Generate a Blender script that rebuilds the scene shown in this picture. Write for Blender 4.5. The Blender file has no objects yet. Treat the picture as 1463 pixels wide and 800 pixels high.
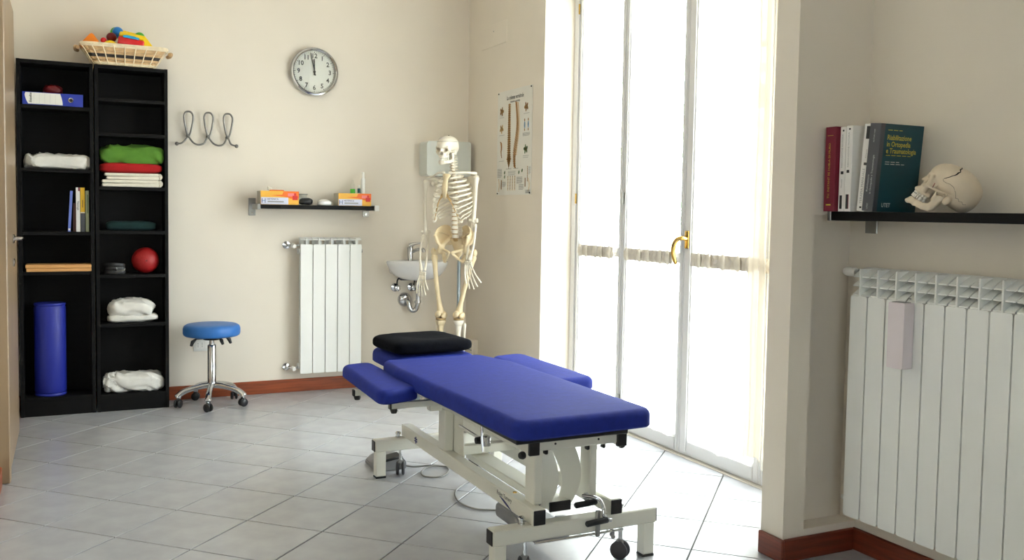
import bpy, bmesh, math, random
import numpy as np
from mathutils import Vector, Matrix, noise

SC = bpy.context.scene
COL = SC.collection
PI = math.pi

# ------------------------------------------------------------------ camera, sky, light, exposure
YAW, PITCH, ROLL, EYE = 0.449352, 0.057583, 0.016257, 1.2156
fwd = Vector((math.sin(YAW) * math.cos(PITCH), math.cos(YAW) * math.cos(PITCH), -math.sin(PITCH)))
rgt = Vector((math.cos(YAW), -math.sin(YAW), 0))
upv = rgt.cross(fwd)
r2 = rgt * math.cos(ROLL) + upv * math.sin(ROLL)
u2 = upv * math.cos(ROLL) - rgt * math.sin(ROLL)
cam = bpy.data.cameras.new('camera')
cam_o = bpy.data.objects.new('camera', cam)
COL.objects.link(cam_o)
cam_o.matrix_world = Matrix(((r2.x, u2.x, -fwd.x, 0), (r2.y, u2.y, -fwd.y, 0), (r2.z, u2.z, -fwd.z, EYE), (0, 0, 0, 1)))
cam.sensor_width = 36
cam.lens = 36 * 1316.6 / 1463
cam.shift_y = -22 / 1463
cam.clip_start = 0.02
SC.camera = cam_o

world = bpy.data.worlds.new('sky')
SC.world = world
world.use_nodes = True
wn = world.node_tree.nodes
wn['Background'].inputs[0].default_value = (0.87, 0.935, 1.0, 1)
wn['Background'].inputs[1].default_value = 9.0

sun = bpy.data.lights.new('sun', 'SUN')
sun.energy = 1.0
sun.angle = 0.3
sun.color = (1, 0.95, 0.86)
sun_o = bpy.data.objects.new('sun', sun)
COL.objects.link(sun_o)
sun_o.rotation_euler = Vector((-0.55, 0.25, -0.95)).to_track_quat('-Z', 'Y').to_euler()

portal = bpy.data.lights.new('window_portal', 'AREA')     # guides sky sampling through the window opening, adds no light
portal.shape = 'RECTANGLE'
portal.size, portal.size_y = 2.36, 2.6
portal.cycles.is_portal = True
po = bpy.data.objects.new('window_portal', portal)
COL.objects.link(po)
po.location = (2.90, 3.75, 1.31)
po.rotation_euler = (PI / 2, 0, PI / 2)

portal2 = bpy.data.lights.new('fill_window_portal', 'AREA')  # sampling guide for the fill window added behind the camera
portal2.shape = 'RECTANGLE'
portal2.size, portal2.size_y = 1.0, 1.2
portal2.cycles.is_portal = True
po2 = bpy.data.objects.new('fill_window_portal', portal2)
COL.objects.link(po2)
po2.location = (-0.7, -2.32, 1.6)
po2.rotation_euler = (PI / 2, 0, PI)

vs = SC.view_settings
vs.view_transform = 'Standard'
vs.look = 'None'
vs.exposure = 1.05
vs.gamma = 1
cy = SC.cycles
cy.max_bounces = 10
cy.diffuse_bounces = 6
cy.glossy_bounces = 4
cy.transmission_bounces = 6
cy.transparent_max_bounces = 12
cy.sample_clamp_indirect = 8
cy.caustics_reflective = False
cy.caustics_refractive = False

# ------------------------------------------------------------------ materials
def lin(c):
    return tuple(((x / 255) / 12.92 if x / 255 <= 0.04045 else ((x / 255 + 0.055) / 1.055) ** 2.4) for x in c)

def mat(name, rgb, rough=0.5, metal=0.0, var=0.0, scale=8.0, bump=0.0, bscale=60.0, spec=0.5, sheen=0.0, stretch=None):
    m = bpy.data.materials.new(name)
    m.use_nodes = True
    nt = m.node_tree
    b = nt.nodes['Principled BSDF']
    c = lin(rgb)
    b.inputs['Base Color'].default_value = (*c, 1)
    b.inputs['Roughness'].default_value = rough
    b.inputs['Metallic'].default_value = metal
    b.inputs['Specular IOR Level'].default_value = spec
    if sheen:
        b.inputs['Sheen Weight'].default_value = sheen
    if var or bump:
        tc = nt.nodes.new('ShaderNodeTexCoord')
        mp = nt.nodes.new('ShaderNodeMapping')
        nt.links.new(tc.outputs['Object'], mp.inputs[0])
        if stretch:
            mp.inputs['Scale'].default_value = stretch
    if var:
        n = nt.nodes.new('ShaderNodeTexNoise')
        n.inputs['Scale'].default_value = scale
        n.inputs['Detail'].default_value = 6
        nt.links.new(mp.outputs[0], n.inputs[0])
        r = nt.nodes.new('ShaderNodeValToRGB')
        r.color_ramp.elements[0].position = 0.3
        r.color_ramp.elements[1].position = 0.7
        r.color_ramp.elements[0].color = (*[x * (1 - var) for x in c], 1)
        r.color_ramp.elements[1].color = (*[min(1, x * (1 + var)) for x in c], 1)
        nt.links.new(n.outputs[0], r.inputs[0])
        nt.links.new(r.outputs[0], b.inputs['Base Color'])
    if bump:
        n = nt.nodes.new('ShaderNodeTexNoise')
        n.inputs['Scale'].default_value = bscale
        n.inputs['Detail'].default_value = 4
        nt.links.new(mp.outputs[0], n.inputs[0])
        bp = nt.nodes.new('ShaderNodeBump')
        bp.inputs['Strength'].default_value = bump
        bp.inputs['Distance'].default_value = 0.005
        nt.links.new(n.outputs[0], bp.inputs['Height'])
        nt.links.new(bp.outputs[0], b.inputs['Normal'])
    return m

def curtain_mat(name, rgb, clear, through=0.55):
    m = bpy.data.materials.new(name)
    m.use_nodes = True
    nt = m.node_tree
    nt.nodes.clear()
    out = nt.nodes.new('ShaderNodeOutputMaterial')
    d = nt.nodes.new('ShaderNodeBsdfDiffuse')
    t = nt.nodes.new('ShaderNodeBsdfTranslucent')
    tr = nt.nodes.new('ShaderNodeBsdfTransparent')
    for n in (d, t):
        n.inputs[0].default_value = (*lin(rgb), 1)
    m1 = nt.nodes.new('ShaderNodeMixShader')
    m1.inputs[0].default_value = through
    nt.links.new(d.outputs[0], m1.inputs[1])
    nt.links.new(t.outputs[0], m1.inputs[2])
    m2 = nt.nodes.new('ShaderNodeMixShader')
    w = nt.nodes.new('ShaderNodeTexWave')          # thread weave, only fine relief of openness
    w.inputs['Scale'].default_value = 180
    mr = nt.nodes.new('ShaderNodeMapRange')
    mr.inputs[3].default_value = max(0, clear - 0.08)
    mr.inputs[4].default_value = clear + 0.08
    nt.links.new(w.outputs[1], mr.inputs[0])
    nt.links.new(mr.outputs[0], m2.inputs[0])
    nt.links.new(m1.outputs[0], m2.inputs[1])
    nt.links.new(tr.outputs[0], m2.inputs[2])
    nt.links.new(m2.outputs[0], out.inputs[0])
    return m

def glass_mat(name, tint=(0.96, 0.98, 0.97), refl=0.08):
    m = bpy.data.materials.new(name)
    m.use_nodes = True
    nt = m.node_tree
    nt.nodes.clear()
    out = nt.nodes.new('ShaderNodeOutputMaterial')
    g = nt.nodes.new('ShaderNodeBsdfGlossy')
    g.inputs['Roughness'].default_value = 0.02
    tr = nt.nodes.new('ShaderNodeBsdfTransparent')
    tr.inputs[0].default_value = (*tint, 1)
    mx = nt.nodes.new('ShaderNodeMixShader')
    mx.inputs[0].default_value = refl
    nt.links.new(tr.outputs[0], mx.inputs[1])
    nt.links.new(g.outputs[0], mx.inputs[2])
    nt.links.new(mx.outputs[0], out.inputs[0])
    return m

M = dict(
    wall=mat('wall_plaster', (230, 221, 207), 0.85, var=0.03, scale=2, bump=0.06, bscale=140),
    ceiling=mat('ceiling_plaster', (236, 232, 224), 0.9, var=0.02, scale=2),
    tile=mat('tile_glaze', (176, 177, 181), 0.25, var=0.07, scale=9, bump=0.02, bscale=30),
    grout=mat('grout', (84, 82, 80), 0.9, var=0.1, scale=20),
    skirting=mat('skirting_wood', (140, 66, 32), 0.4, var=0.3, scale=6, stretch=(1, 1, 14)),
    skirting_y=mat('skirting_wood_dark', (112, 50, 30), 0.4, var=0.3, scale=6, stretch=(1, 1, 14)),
    door=mat('door_veneer', (150, 128, 102), 0.35, var=0.12, scale=4, stretch=(4, 4, 0.6)),
    white=mat('white_paint', (232, 231, 226), 0.35, var=0.01, scale=5),
    frame=mat('window_paint', (222, 221, 220), 0.4, var=0.01, scale=5),
    radiator=mat('radiator_enamel', (236, 237, 234), 0.32, var=0.01, scale=5),
    black_wood=mat('black_brown_wood', (10, 9, 9), 0.6, spec=0.2, var=0.3, scale=6, stretch=(1, 1, 8)),
    black=mat('black_plastic', (20, 20, 22), 0.45, var=0.1, scale=30),
    dark_fabric=mat('black_pillow_fabric', (17, 18, 23), 0.95, spec=0.08, var=0.2, scale=50, bump=0.3, bscale=300),
    blue=mat('blue_vinyl', (28, 44, 132), 0.75, spec=0.25, var=0.1, scale=40, bump=0.12, bscale=260),
    stool_blue=mat('stool_vinyl', (42, 108, 184), 0.45, var=0.05, scale=20, bump=0.05, bscale=200),
    table=mat('table_enamel', (222, 220, 208), 0.3, var=0.02, scale=6),
    chrome=mat('chrome', (205, 206, 208), 0.12, 1.0, var=0.03),
    steel=mat('brushed_steel', (168, 168, 165), 0.35, 1.0, var=0.08, scale=20),
    wire=mat('hook_wire', (120, 118, 114), 0.4, 0.7, var=0.06),
    brass=mat('brass', (214, 176, 98), 0.2, 1.0, var=0.05),
    grey=mat('grey_plastic', (132, 132, 134), 0.5, var=0.05),
    rubber=mat('caster_rubber', (58, 57, 62), 0.6, var=0.1),
    bone=mat('bone_plastic', (228, 220, 203), 0.5, var=0.06, scale=14, bump=0.1, bscale=60),
    bone_tan=mat('bone_plastic_tan', (222, 203, 166), 0.5, var=0.08, scale=14, bump=0.1, bscale=60),
    disc=mat('disc_tan', (178, 148, 100), 0.6, var=0.1),
    skullm=mat('skull_plastic', (222, 206, 182), 0.55, var=0.07, scale=18, bump=0.18, bscale=45),
    tooth=mat('tooth_enamel', (240, 236, 224), 0.35, var=0.03),
    suture=mat('suture_black', (30, 22, 18), 0.9, var=0.1),
    red_mark=mat('muscle_red', (150, 70, 58), 0.6, var=0.1),
    stand=mat('stand_tube', (150, 162, 168), 0.3, 0.6, var=0.03),
    ceramic=mat('ceramic', (236, 236, 236), 0.15, var=0.01),
    humid=mat('humidifier_ceramic', (226, 216, 220), 0.4, var=0.02, bump=0.05, bscale=90),
    dispenser=mat('dispenser_plastic', (214, 218, 212), 0.4, var=0.02),
    wicker=mat('wicker', (206, 170, 124), 0.6, var=0.18, scale=30, bump=0.2, bscale=80),
    dark_weave=mat('dark_wicker', (40, 34, 30), 0.7, var=0.2, scale=30),
    wicker_light=mat('wicker_light', (238, 222, 190), 0.6, var=0.12, scale=40),
    cloth_white=mat('white_cloth', (226, 224, 218), 0.9, var=0.04, scale=30, bump=0.2, bscale=200),
    cloth_cream=mat('cream_towel', (234, 228, 212), 0.95, var=0.04, scale=40, bump=0.4, bscale=400),
    green=mat('green_cloth', (84, 132, 40), 0.85, var=0.1, scale=20, bump=0.2, bscale=200),
    red_cloth=mat('red_cloth', (176, 18, 22), 0.9, var=0.08, scale=20, bump=0.3, bscale=300),
    teal_cloth=mat('teal_cloth', (8, 44, 44), 0.9, var=0.2, scale=20),
    red=mat('red_rubber', (158, 20, 22), 0.5, var=0.06, scale=20, bump=0.3, bscale=120),
    dark_red=mat('dark_red', (112, 10, 16), 0.45, var=0.08),
    roll_blue=mat('roll_vinyl', (30, 42, 150), 0.5, var=0.05, scale=12),
    pine=mat('pine_board', (214, 160, 98), 0.5, var=0.15, scale=5, stretch=(1, 10, 10)),
    orange=mat('orange_plastic', (250, 140, 22), 0.35, var=0.04),
    toy_yellow=mat('yellow_plastic', (246, 206, 20), 0.35, var=0.04),
    toy_red=mat('red_plastic', (214, 26, 30), 0.3, var=0.04),
    toy_blue=mat('blue_plastic', (14, 120, 200), 0.3, var=0.05),
    toy_cyan=mat('cyan_plastic', (20, 158, 208), 0.3, var=0.04),
    toy_green=mat('green_plastic', (70, 176, 40), 0.35, var=0.05),
    paper=mat('paper', (240, 238, 232), 0.7, var=0.02),
    poster=mat('poster_paper', (226, 224, 216), 0.45, var=0.02),
    ink=mat('ink_black', (28, 28, 30), 0.6, var=0.05),
    ink_grey=mat('ink_grey', (150, 150, 150), 0.7, var=0.05),
    print_bone=mat('print_bone', (160, 118, 66), 0.6, var=0.3, scale=60),
    print_tan=mat('print_tan', (206, 168, 108), 0.6, var=0.2, scale=60),
    print_green=mat('print_green', (90, 120, 80), 0.6, var=0.2, scale=60),
    print_blue=mat('print_blue', (120, 160, 190), 0.6, var=0.2, scale=60),
    print_pink=mat('print_pink', (206, 150, 128), 0.6, var=0.2, scale=60),
    label_blue=mat('label_lavender', (208, 210, 228), 0.6, var=0.02),
    box_yellow=mat('carton_yellow', (238, 178, 62), 0.5, var=0.06),
    box_orange=mat('carton_orange', (232, 110, 20), 0.5, var=0.05),
    box_red=mat('carton_red', (206, 40, 34), 0.5, var=0.05),
    box_pink=mat('carton_pink', (234, 130, 130), 0.5, var=0.05),
    box_side=mat('carton_side', (190, 186, 172), 0.6, var=0.05),
    navy=mat('navy_cover', (36, 40, 110), 0.5, var=0.05),
    binder_blue=mat('binder_blue', (36, 58, 170), 0.4, var=0.04),
    maroon=mat('maroon_cover', (122, 22, 48), 0.45, var=0.06),
    teal=mat('teal_cover', (8, 66, 78), 0.35, var=0.06),
    slate=mat('slate_spine', (72, 74, 80), 0.45, var=0.06),
    book_white=mat('white_cover', (232, 230, 226), 0.5, var=0.02),
    pages=mat('page_block', (226, 214, 186), 0.8, var=0.08, scale=40),
    gold=mat('gold_lettering', (206, 190, 70), 0.4, 0.0, var=0.05),
    silver_ink=mat('silver_lettering', (200, 204, 204), 0.5, var=0.04),
    book_blue=mat('light_blue_cover', (110, 130, 210), 0.5, var=0.05),
    book_brown=mat('brown_cover', (92, 60, 48), 0.6, var=0.05),
    book_yellow=mat('yellow_cover', (226, 180, 40), 0.5, var=0.05),
    book_green=mat('pale_green_cover', (176, 184, 150), 0.5, var=0.05),
    glass=glass_mat('window_glass'),
    clear=glass_mat('clear_plastic', (0.97, 0.98, 0.975), 0.06),
    curtain=curtain_mat('sheer_curtain', (240, 236, 226), 0.45),
    ruffle=curtain_mat('gathered_curtain', (226, 216, 200), 0.0, 0.25),
    header=mat('header_fabric', (212, 204, 190), 0.9, var=0.06, scale=30),
    bark=mat('bark', (96, 78, 60), 0.9, var=0.2),
    leaf=mat('leaf_green', (96, 146, 96), 0.6, var=0.25, scale=3),
    terrace=mat('terrace_stone', (206, 200, 188), 0.8, var=0.08, scale=6),
    cable=mat('cable_grey', (128, 126, 122), 0.5, var=0.05),
)

# ------------------------------------------------------------------ builders
PM = {}                      # world matrices of the things, so parts can be modelled in room coordinates

def thing(name, label, cat, loc=(0, 0, 0), rotz=0.0, group=None, kind=None):
    o = bpy.data.objects.new(name, None)
    o.empty_display_size = 0.05
    COL.objects.link(o)
    o.location = loc
    o.rotation_euler = (0, 0, rotz)
    PM[o.name] = Matrix.Translation(loc) @ Matrix.Rotation(rotz, 4, 'Z')
    if kind:
        o['kind'] = kind
    if label:
        o['label'] = label
    if cat:
        o['category'] = cat
    if group:
        o['group'] = group
    return o

def tag(o, label, cat, group=None):
    o['label'] = label
    o['category'] = cat
    if group:
        o['group'] = group
    return o

def obj(name, bm, m, parent=None, local=False, smooth=False, label=None, origin=None):
    """Link bm as ONE object. Coordinates are the room's unless local (then the parent's own)."""
    if origin is not None:
        bm.transform(Matrix.Translation([-c for c in origin]))
    if parent is not None:
        P = PM[parent.name]
        if not local:
            bm.transform(P.inverted())
    me = bpy.data.meshes.new(name)
    bmesh.ops.recalc_face_normals(bm, faces=bm.faces[:])
    bm.to_mesh(me)
    bm.free()
    if isinstance(m, (list, tuple)):
        for x in m:
            me.materials.append(x)
    else:
        me.materials.append(m)
    o = bpy.data.objects.new(name, me)
    COL.objects.link(o)
    if smooth:
        me.polygons.foreach_set('use_smooth', [True] * len(me.polygons))
        me.set_sharp_from_angle(angle=math.radians(40))
    if parent is not None:
        o.parent = parent
        PM[o.name] = PM[parent.name]
    else:
        PM[o.name] = Matrix.Identity(4)
        if origin is not None:
            o.location = origin
            PM[o.name] = Matrix.Translation(origin)
    if label:
        o['label'] = label
    return o

def struct(name, bm, m, parent=None, smooth=False):
    o = obj(name, bm, m, parent, smooth=smooth)
    if parent is None:
        o['kind'] = 'structure'
    return o

def B():
    return bmesh.new()

def box(bm, x0, x1, y0, y1, z0, z1, bev=0.0, seg=1, mi=0, rot=None):
    """rot = (angle, axis, pivot)"""
    r = bmesh.ops.create_cube(bm, size=1)
    vsx = r['verts']
    for v in vsx:
        v.co = Vector(((x0 + x1) / 2 + v.co.x * (x1 - x0), (y0 + y1) / 2 + v.co.y * (y1 - y0), (z0 + z1) / 2 + v.co.z * (z1 - z0)))
    fs = {f for v in vsx for f in v.link_faces}
    if bev:
        es = list({e for v in vsx for e in v.link_edges})
        rr = bmesh.ops.bevel(bm, geom=es, offset=bev, segments=seg, affect='EDGES', profile=0.5)
        fs = set(rr['faces']) | {f for f in fs if f.is_valid}
        vsx = list({v for f in fs for v in f.verts})
    for f in fs:
        f.material_index = mi
    if rot:
        a, ax, p = rot
        bmesh.ops.rotate(bm, verts=vsx, cent=p, matrix=Matrix.Rotation(a, 3, ax))
    return vsx

def tube(bm, pts, r, seg=8, cap=True, mi=0, flat=None):
    pts = [Vector(p) for p in pts]
    n = len(pts)
    rs = r if isinstance(r, (list, tuple)) else [r] * n
    rings = []
    t0 = (pts[1] - pts[0]).normalized()
    ref = Vector((0, 0, 1)) if abs(t0.z) < 0.9 else Vector((1, 0, 0))
    nx = t0.cross(ref).normalized()
    for i in range(n):
        t = (pts[min(i + 1, n - 1)] - pts[max(i - 1, 0)])
        if t.length < 1e-9:
            t = t0.copy()
        t.normalize()
        nx = (nx - t * nx.dot(t)).normalized()
        ny = t.cross(nx)
        fx, fy = (flat if flat else (1, 1))
        rings.append([bm.verts.new(pts[i] + (nx * math.cos(2 * PI * k / seg) * fx + ny * math.sin(2 * PI * k / seg) * fy) * rs[i]) for k in range(seg)])
    for a, b in zip(rings, rings[1:]):
        for k in range(seg):
            f = bm.faces.new((a[k], a[(k + 1) % seg], b[(k + 1) % seg], b[k]))
            f.material_index = mi
    if cap:
        bm.faces.new(rings[0][::-1]).material_index = mi
        bm.faces.new(rings[-1]).material_index = mi

def smooth_pts(pts, n=8, closed=False):
    P = [Vector(p) for p in pts]
    out = []
    m = len(P)
    rng = m if closed else m - 1
    for i in range(rng):
        p0 = P[(i - 1) % m] if (closed or i > 0) else P[i]
        p1, p2 = P[i], P[(i + 1) % m]
        p3 = P[(i + 2) % m] if (closed or i + 2 < m) else p2
        for k in range(n):
            t = k / n
            out.append(0.5 * ((2 * p1) + (p2 - p0) * t + (2 * p0 - 5 * p1 + 4 * p2 - p3) * t * t + (3 * p1 - p0 - 3 * p2 + p3) * t ** 3))
    if not closed:
        out.append(P[-1])
    return out

def lathe(bm, prof, base=(0, 0, 0), axis=(0, 0, 1), seg=24, mi=0):
    """prof: list of (radius, distance along axis)"""
    q = Vector(axis).normalized().to_track_quat('Z', 'Y')
    base = Vector(base)
    rings = []
    for r, h in prof:
        if r < 1e-6:
            rings.append([bm.verts.new(base + q @ Vector((0, 0, h)))])
        else:
            rings.append([bm.verts.new(base + q @ Vector((r * math.cos(2 * PI * k / seg), r * math.sin(2 * PI * k / seg), h))) for k in range(seg)])
    for a, b in zip(rings, rings[1:]):
        for k in range(seg):
            k2 = (k + 1) % seg
            if len(a) == 1 and len(b) == 1:
                continue
            if len(a) == 1:
                f = bm.faces.new((a[0], b[k2], b[k]))
            elif len(b) == 1:
                f = bm.faces.new((a[k], a[k2], b[0]))
            else:
                f = bm.faces.new((a[k], a[k2], b[k2], b[k]))
            f.material_index = mi
    for rg in (rings[0], rings[-1]):
        if len(rg) > 1:
            bm.faces.new(rg).material_index = mi

def ball(bm, c, r, seg=16, sc=(1, 1, 1), mi=0):
    x = bmesh.ops.create_uvsphere(bm, u_segments=seg, v_segments=max(6, seg * 2 // 3), radius=1)
    for v in x['verts']:
        v.co = Vector((c[0] + v.co.x * r * sc[0], c[1] + v.co.y * r * sc[1], c[2] + v.co.z * r * sc[2]))
    for f in {f for v in x['verts'] for f in v.link_faces}:
        f.material_index = mi
    return x['verts']

def pad(bm, outline, z0, z1, r, steps=5, crown=0.0):
    """An upholstered pad: outline polygon swept up a rounded edge."""
    n = len(outline)
    P = [Vector((p[0], p[1])) for p in outline]
    area = sum(P[i].x * P[(i + 1) % n].y - P[(i + 1) % n].x * P[i].y for i in range(n))
    if area < 0:
        P.reverse()
    nor = []
    for i in range(n):
        e = (P[(i + 1) % n] - P[i - 1]).normalized()
        nor.append(Vector((-e.y, e.x)))
    rings = []
    prof = [(r * 0.25, z0), (0.0, z0 + r * 0.25)]
    prof += [(r * (1 - math.cos(a)), z1 - r + r * math.sin(a)) for a in [PI / 2 * k / steps for k in range(steps + 1)]]
    for ins, z in prof:
        rings.append([bm.verts.new((P[i].x + nor[i].x * ins, P[i].y + nor[i].y * ins, z)) for i in range(n)])
    cx = sum(p.x for p in P) / n
    cyy = sum(p.y for p in P) / n
    for sc in (0.9, 0.75, 0.5, 0.2):
        rings.append([bm.verts.new((cx + (v.co.x - cx) * sc, cyy + (v.co.y - cyy) * sc, z1 + crown * (1 - sc * sc))) for v in rings[7]])
    for a, b in zip(rings, rings[1:]):
        for k in range(n):
            bm.faces.new((a[k], a[(k + 1) % n], b[(k + 1) % n], b[k]))
    bm.faces.new(rings[0][::-1])
    bm.faces.new(rings[-1])

def rounded_poly(pts, r, seg=5):
    out = []
    n = len(pts)
    for i in range(n):
        rad = r[i] if isinstance(r, (list, tuple)) else r
        p = Vector(pts[i])
        a = (Vector(pts[i - 1]) - p).normalized()
        b = (Vector(pts[(i + 1) % n]) - p).normalized()
        ang = math.acos(max(-1, min(1, a.dot(b))))
        d = rad / math.tan(ang / 2)
        p0, p1 = p + a * d, p + b * d
        for k in range(seg + 1):
            t = k / seg
            out.append(((1 - t) ** 2 * p0 + 2 * t * (1 - t) * p + t * t * p1).to_tuple())
    return out

def prism(bm, poly, h0, h1, plane='xy', mi=0):
    """Extrude a 2-D polygon. plane: xy -> along z, xz -> along y, yz -> along x."""
    def mk(a, b, h):
        return (a, b, h) if plane == 'xy' else ((a, h, b) if plane == 'xz' else (h, a, b))
    lo = [bm.verts.new(mk(a, b, h0)) for a, b in poly]
    hi = [bm.verts.new(mk(a, b, h1)) for a, b in poly]
    n = len(poly)
    fs = [bm.faces.new(lo[::-1]), bm.faces.new(hi)]
    for k in range(n):
        fs.append(bm.faces.new((lo[k], lo[(k + 1) % n], hi[(k + 1) % n], hi[k])))
    for f in fs:
        f.material_index = mi

def cushion(bm, c, size, n=(28, 20), e1=0.55, e2=0.4, wr=0.01, ws=14, seed=0, sag=0.0, rz=0.0):
    """A soft rounded-box (superellipsoid) with noise wrinkles: pillows, folded cloth."""
    def sp(x, p):
        return math.copysign(abs(x) ** p, x)
    nu, nv = n
    rows = []
    off = Vector((seed * 3.7, seed * 1.3, seed * 2.1))
    for j in range(nv + 1):
        ph = -PI / 2 + PI * j / nv
        row = []
        for i in range(nu):
            th = 2 * PI * i / nu
            p = Vector((size[0] / 2 * sp(math.cos(ph), e1) * sp(math.cos(th), e2), size[1] / 2 * sp(math.cos(ph), e1) * sp(math.sin(th), e2), size[2] / 2 * sp(math.sin(ph), e1)))
            q = Vector((p.x * ws, p.y * ws, p.z * ws * 1.4)) + off
            w_ = Vector((q.x + 0.9 * q.z + 0.6 * noise.noise(q * 0.6), q.y, q.z * 0.45 + 0.35 * q.x))
            d = noise.noise(q * 0.6) * 0.5 + 1.5 * (0.28 - abs(noise.noise(w_ * 1.15 + off))) + 0.5 * (0.25 - abs(noise.noise(w_ * 2.6 + off)))
            nrm = Vector((p.x / size[0] ** 2, p.y / size[1] ** 2, p.z / size[2] ** 2))
            if nrm.length > 0:
                nrm.normalize()
            p += nrm * d * wr
            p.z = max(p.z, -size[2] / 2)
            if sag:
                p.z -= sag * (p.x / (size[0] / 2)) ** 2 if p.z > 0 else 0
            p = Matrix.Rotation(rz, 3, 'Z') @ p
            row.append(p + Vector(c))
        rows.append(row)
    vv = []
    for j, row in enumerate(rows):
        if j in (0, nv):
            vv.append([bm.verts.new(sum(row, Vector()) / nu)])
        else:
            vv.append([bm.verts.new(p) for p in row])
    for a, b in zip(vv, vv[1:]):
        for k in range(nu):
            k2 = (k + 1) % nu
            if len(a) == 1:
                bm.faces.new((a[0], b[k2], b[k]))
            elif len(b) == 1:
                bm.faces.new((a[k], a[k2], b[0]))
            else:
                bm.faces.new((a[k], a[k2], b[k2], b[k]))

_txt = {}
def text_bm(s, size, mtx, bm=None, extrude=0.0, align='CENTER', mi=0, wx=1.0, bold=0.0):
    """Lettering as mesh; mtx maps the text's own plane (x right, y up) into the room."""
    key = (s, align, extrude, bold)
    if key not in _txt:
        c = bpy.data.curves.new('t', 'FONT')
        c.body = s
        c.size = 1
        c.align_x = align
        c.align_y = 'CENTER'
        c.extrude = extrude
        c.offset = bold
        c.resolution_u = 2
        o = bpy.data.objects.new('t', c)
        COL.objects.link(o)
        dg = bpy.context.evaluated_depsgraph_get()
        me = bpy.data.meshes.new_from_object(o.evaluated_get(dg))
        bpy.data.objects.remove(o)
        bpy.data.curves.remove(c)
        _txt[key] = me
    if bm is None:
        bm = B()
    t = bmesh.new()
    t.from_mesh(_txt[key])
    t.transform(mtx @ Matrix.Diagonal((size * wx, size, 1, 1)))
    tmp = bpy.data.meshes.new('tmp')
    t.to_mesh(tmp)
    t.free()
    k = len(bm.faces)
    bm.from_mesh(tmp)
    bpy.data.meshes.remove(tmp)
    bm.faces.ensure_lookup_table()
    for f in bm.faces[k:]:
        f.material_index = mi
    return bm

def frame_m(o, x, y):
    x, y = Vector(x).normalized(), Vector(y).normalized()
    z = x.cross(y)
    return Matrix(((x.x, y.x, z.x, o[0]), (x.y, y.y, z.y, o[1]), (x.z, y.z, z.z, o[2]), (0, 0, 0, 1)))

def dup(root, loc, rotz=0.0, label=None):
    r = root.copy()
    COL.objects.link(r)
    r.location = loc
    r.rotation_euler = (0, 0, rotz)
    if label:
        r['label'] = label
    for ch in list(root.children):
        c = ch.copy()
        COL.objects.link(c)
        c.parent = r
        for g in ch.children:
            d = g.copy()
            COL.objects.link(d)
            d.parent = c
    return r

# signed-distance modelling (skulls, pelvis, cast shapes)
def sd_ell(P, c, r):
    q = (P - np.array(c)) / np.array(r)
    k0 = np.sqrt((q ** 2).sum(-1)) + 1e-9
    k1 = np.sqrt(((q / np.array(r)) ** 2).sum(-1)) + 1e-9
    return k0 * (k0 - 1) / k1

def sd_cap(P, a, b, r, rb=None, sc=None):
    a, b = np.array(a, float), np.array(b, float)
    if sc is not None:
        s = np.array(sc)
        P, a, b = P * s, a * s, b * s
    ab = b - a
    t = np.clip(((P - a) @ ab) / (ab @ ab), 0, 1)
    d = np.sqrt((((P - a) - t[..., None] * ab) ** 2).sum(-1))
    return d - (r if rb is None else r + (rb - r) * t)

def smin(a, b, k):
    h = np.clip(0.5 + 0.5 * (b - a) / k, 0, 1)
    return b + (a - b) * h - k * h * (1 - h)

def smax(a, b, k):
    return -smin(-a, -b, k)

def nets(f, lo, hi, h):
    lo, hi = np.array(lo, float), np.array(hi, float)
    n = np.ceil((hi - lo) / h).astype(int) + 1
    ax = [lo[i] + h * np.arange(n[i]) for i in range(3)]
    P = np.stack(np.meshgrid(*ax, indexing='ij'), -1)
    V = f(P)
    ins = V < 0
    cs = np.array(V.shape) - 1
    acc = np.zeros((*cs, 3))
    cnt = np.zeros(cs)
    cor = [(i, j, k) for i in (0, 1) for j in (0, 1) for k in (0, 1)]
    sl = lambda c: tuple(slice(c[i], c[i] + cs[i]) for i in range(3))
    for a in cor:
        for d in range(3):
            if a[d]:
                continue
            b = list(a)
            b[d] = 1
            va, vb = V[sl(a)], V[sl(b)]
            m = ins[sl(a)] != ins[sl(b)]
            t = np.where(m, va / np.where(m, va - vb, 1), 0)
            p = np.zeros((*cs, 3)) + np.array(a)
            p[..., d] += t
            acc += p * m[..., None]
            cnt += m
    act = cnt > 0
    idx = -np.ones(cs, int)
    idx[act] = np.arange(act.sum())
    base = np.stack(np.meshgrid(*[np.arange(c) for c in cs], indexing='ij'), -1)
    verts = ((acc[act] / cnt[act][:, None]) + base[act]) * h + lo
    faces = []
    for d in range(3):
        e1, e2 = [x for x in range(3) if x != d]
        s0 = [slice(1, c) for c in cs]
        s0[d] = slice(0, cs[d])
        s1 = list(s0)
        s1[d] = slice(1, cs[d] + 1)
        a, b = ins[tuple(s0)], ins[tuple(s1)]
        ii = np.argwhere(a != b)
        off = np.ones(3, int)
        off[d] = 0
        ii = ii + off
        fl = ins[tuple(ii.T)]
        q = []
        for o1, o2 in ((-1, -1), (0, -1), (0, 0), (-1, 0)):
            jj = ii.copy()
            jj[:, e1] += o1
            jj[:, e2] += o2
            q.append(idx[tuple(jj.T)])
        q = np.stack(q, -1)
        flip = fl if d != 1 else ~fl
        q[~flip] = q[~flip][:, ::-1]
        faces.append(q)
    F = np.concatenate(faces)
    F = F[(F >= 0).all(1)]
    return verts, F

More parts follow.
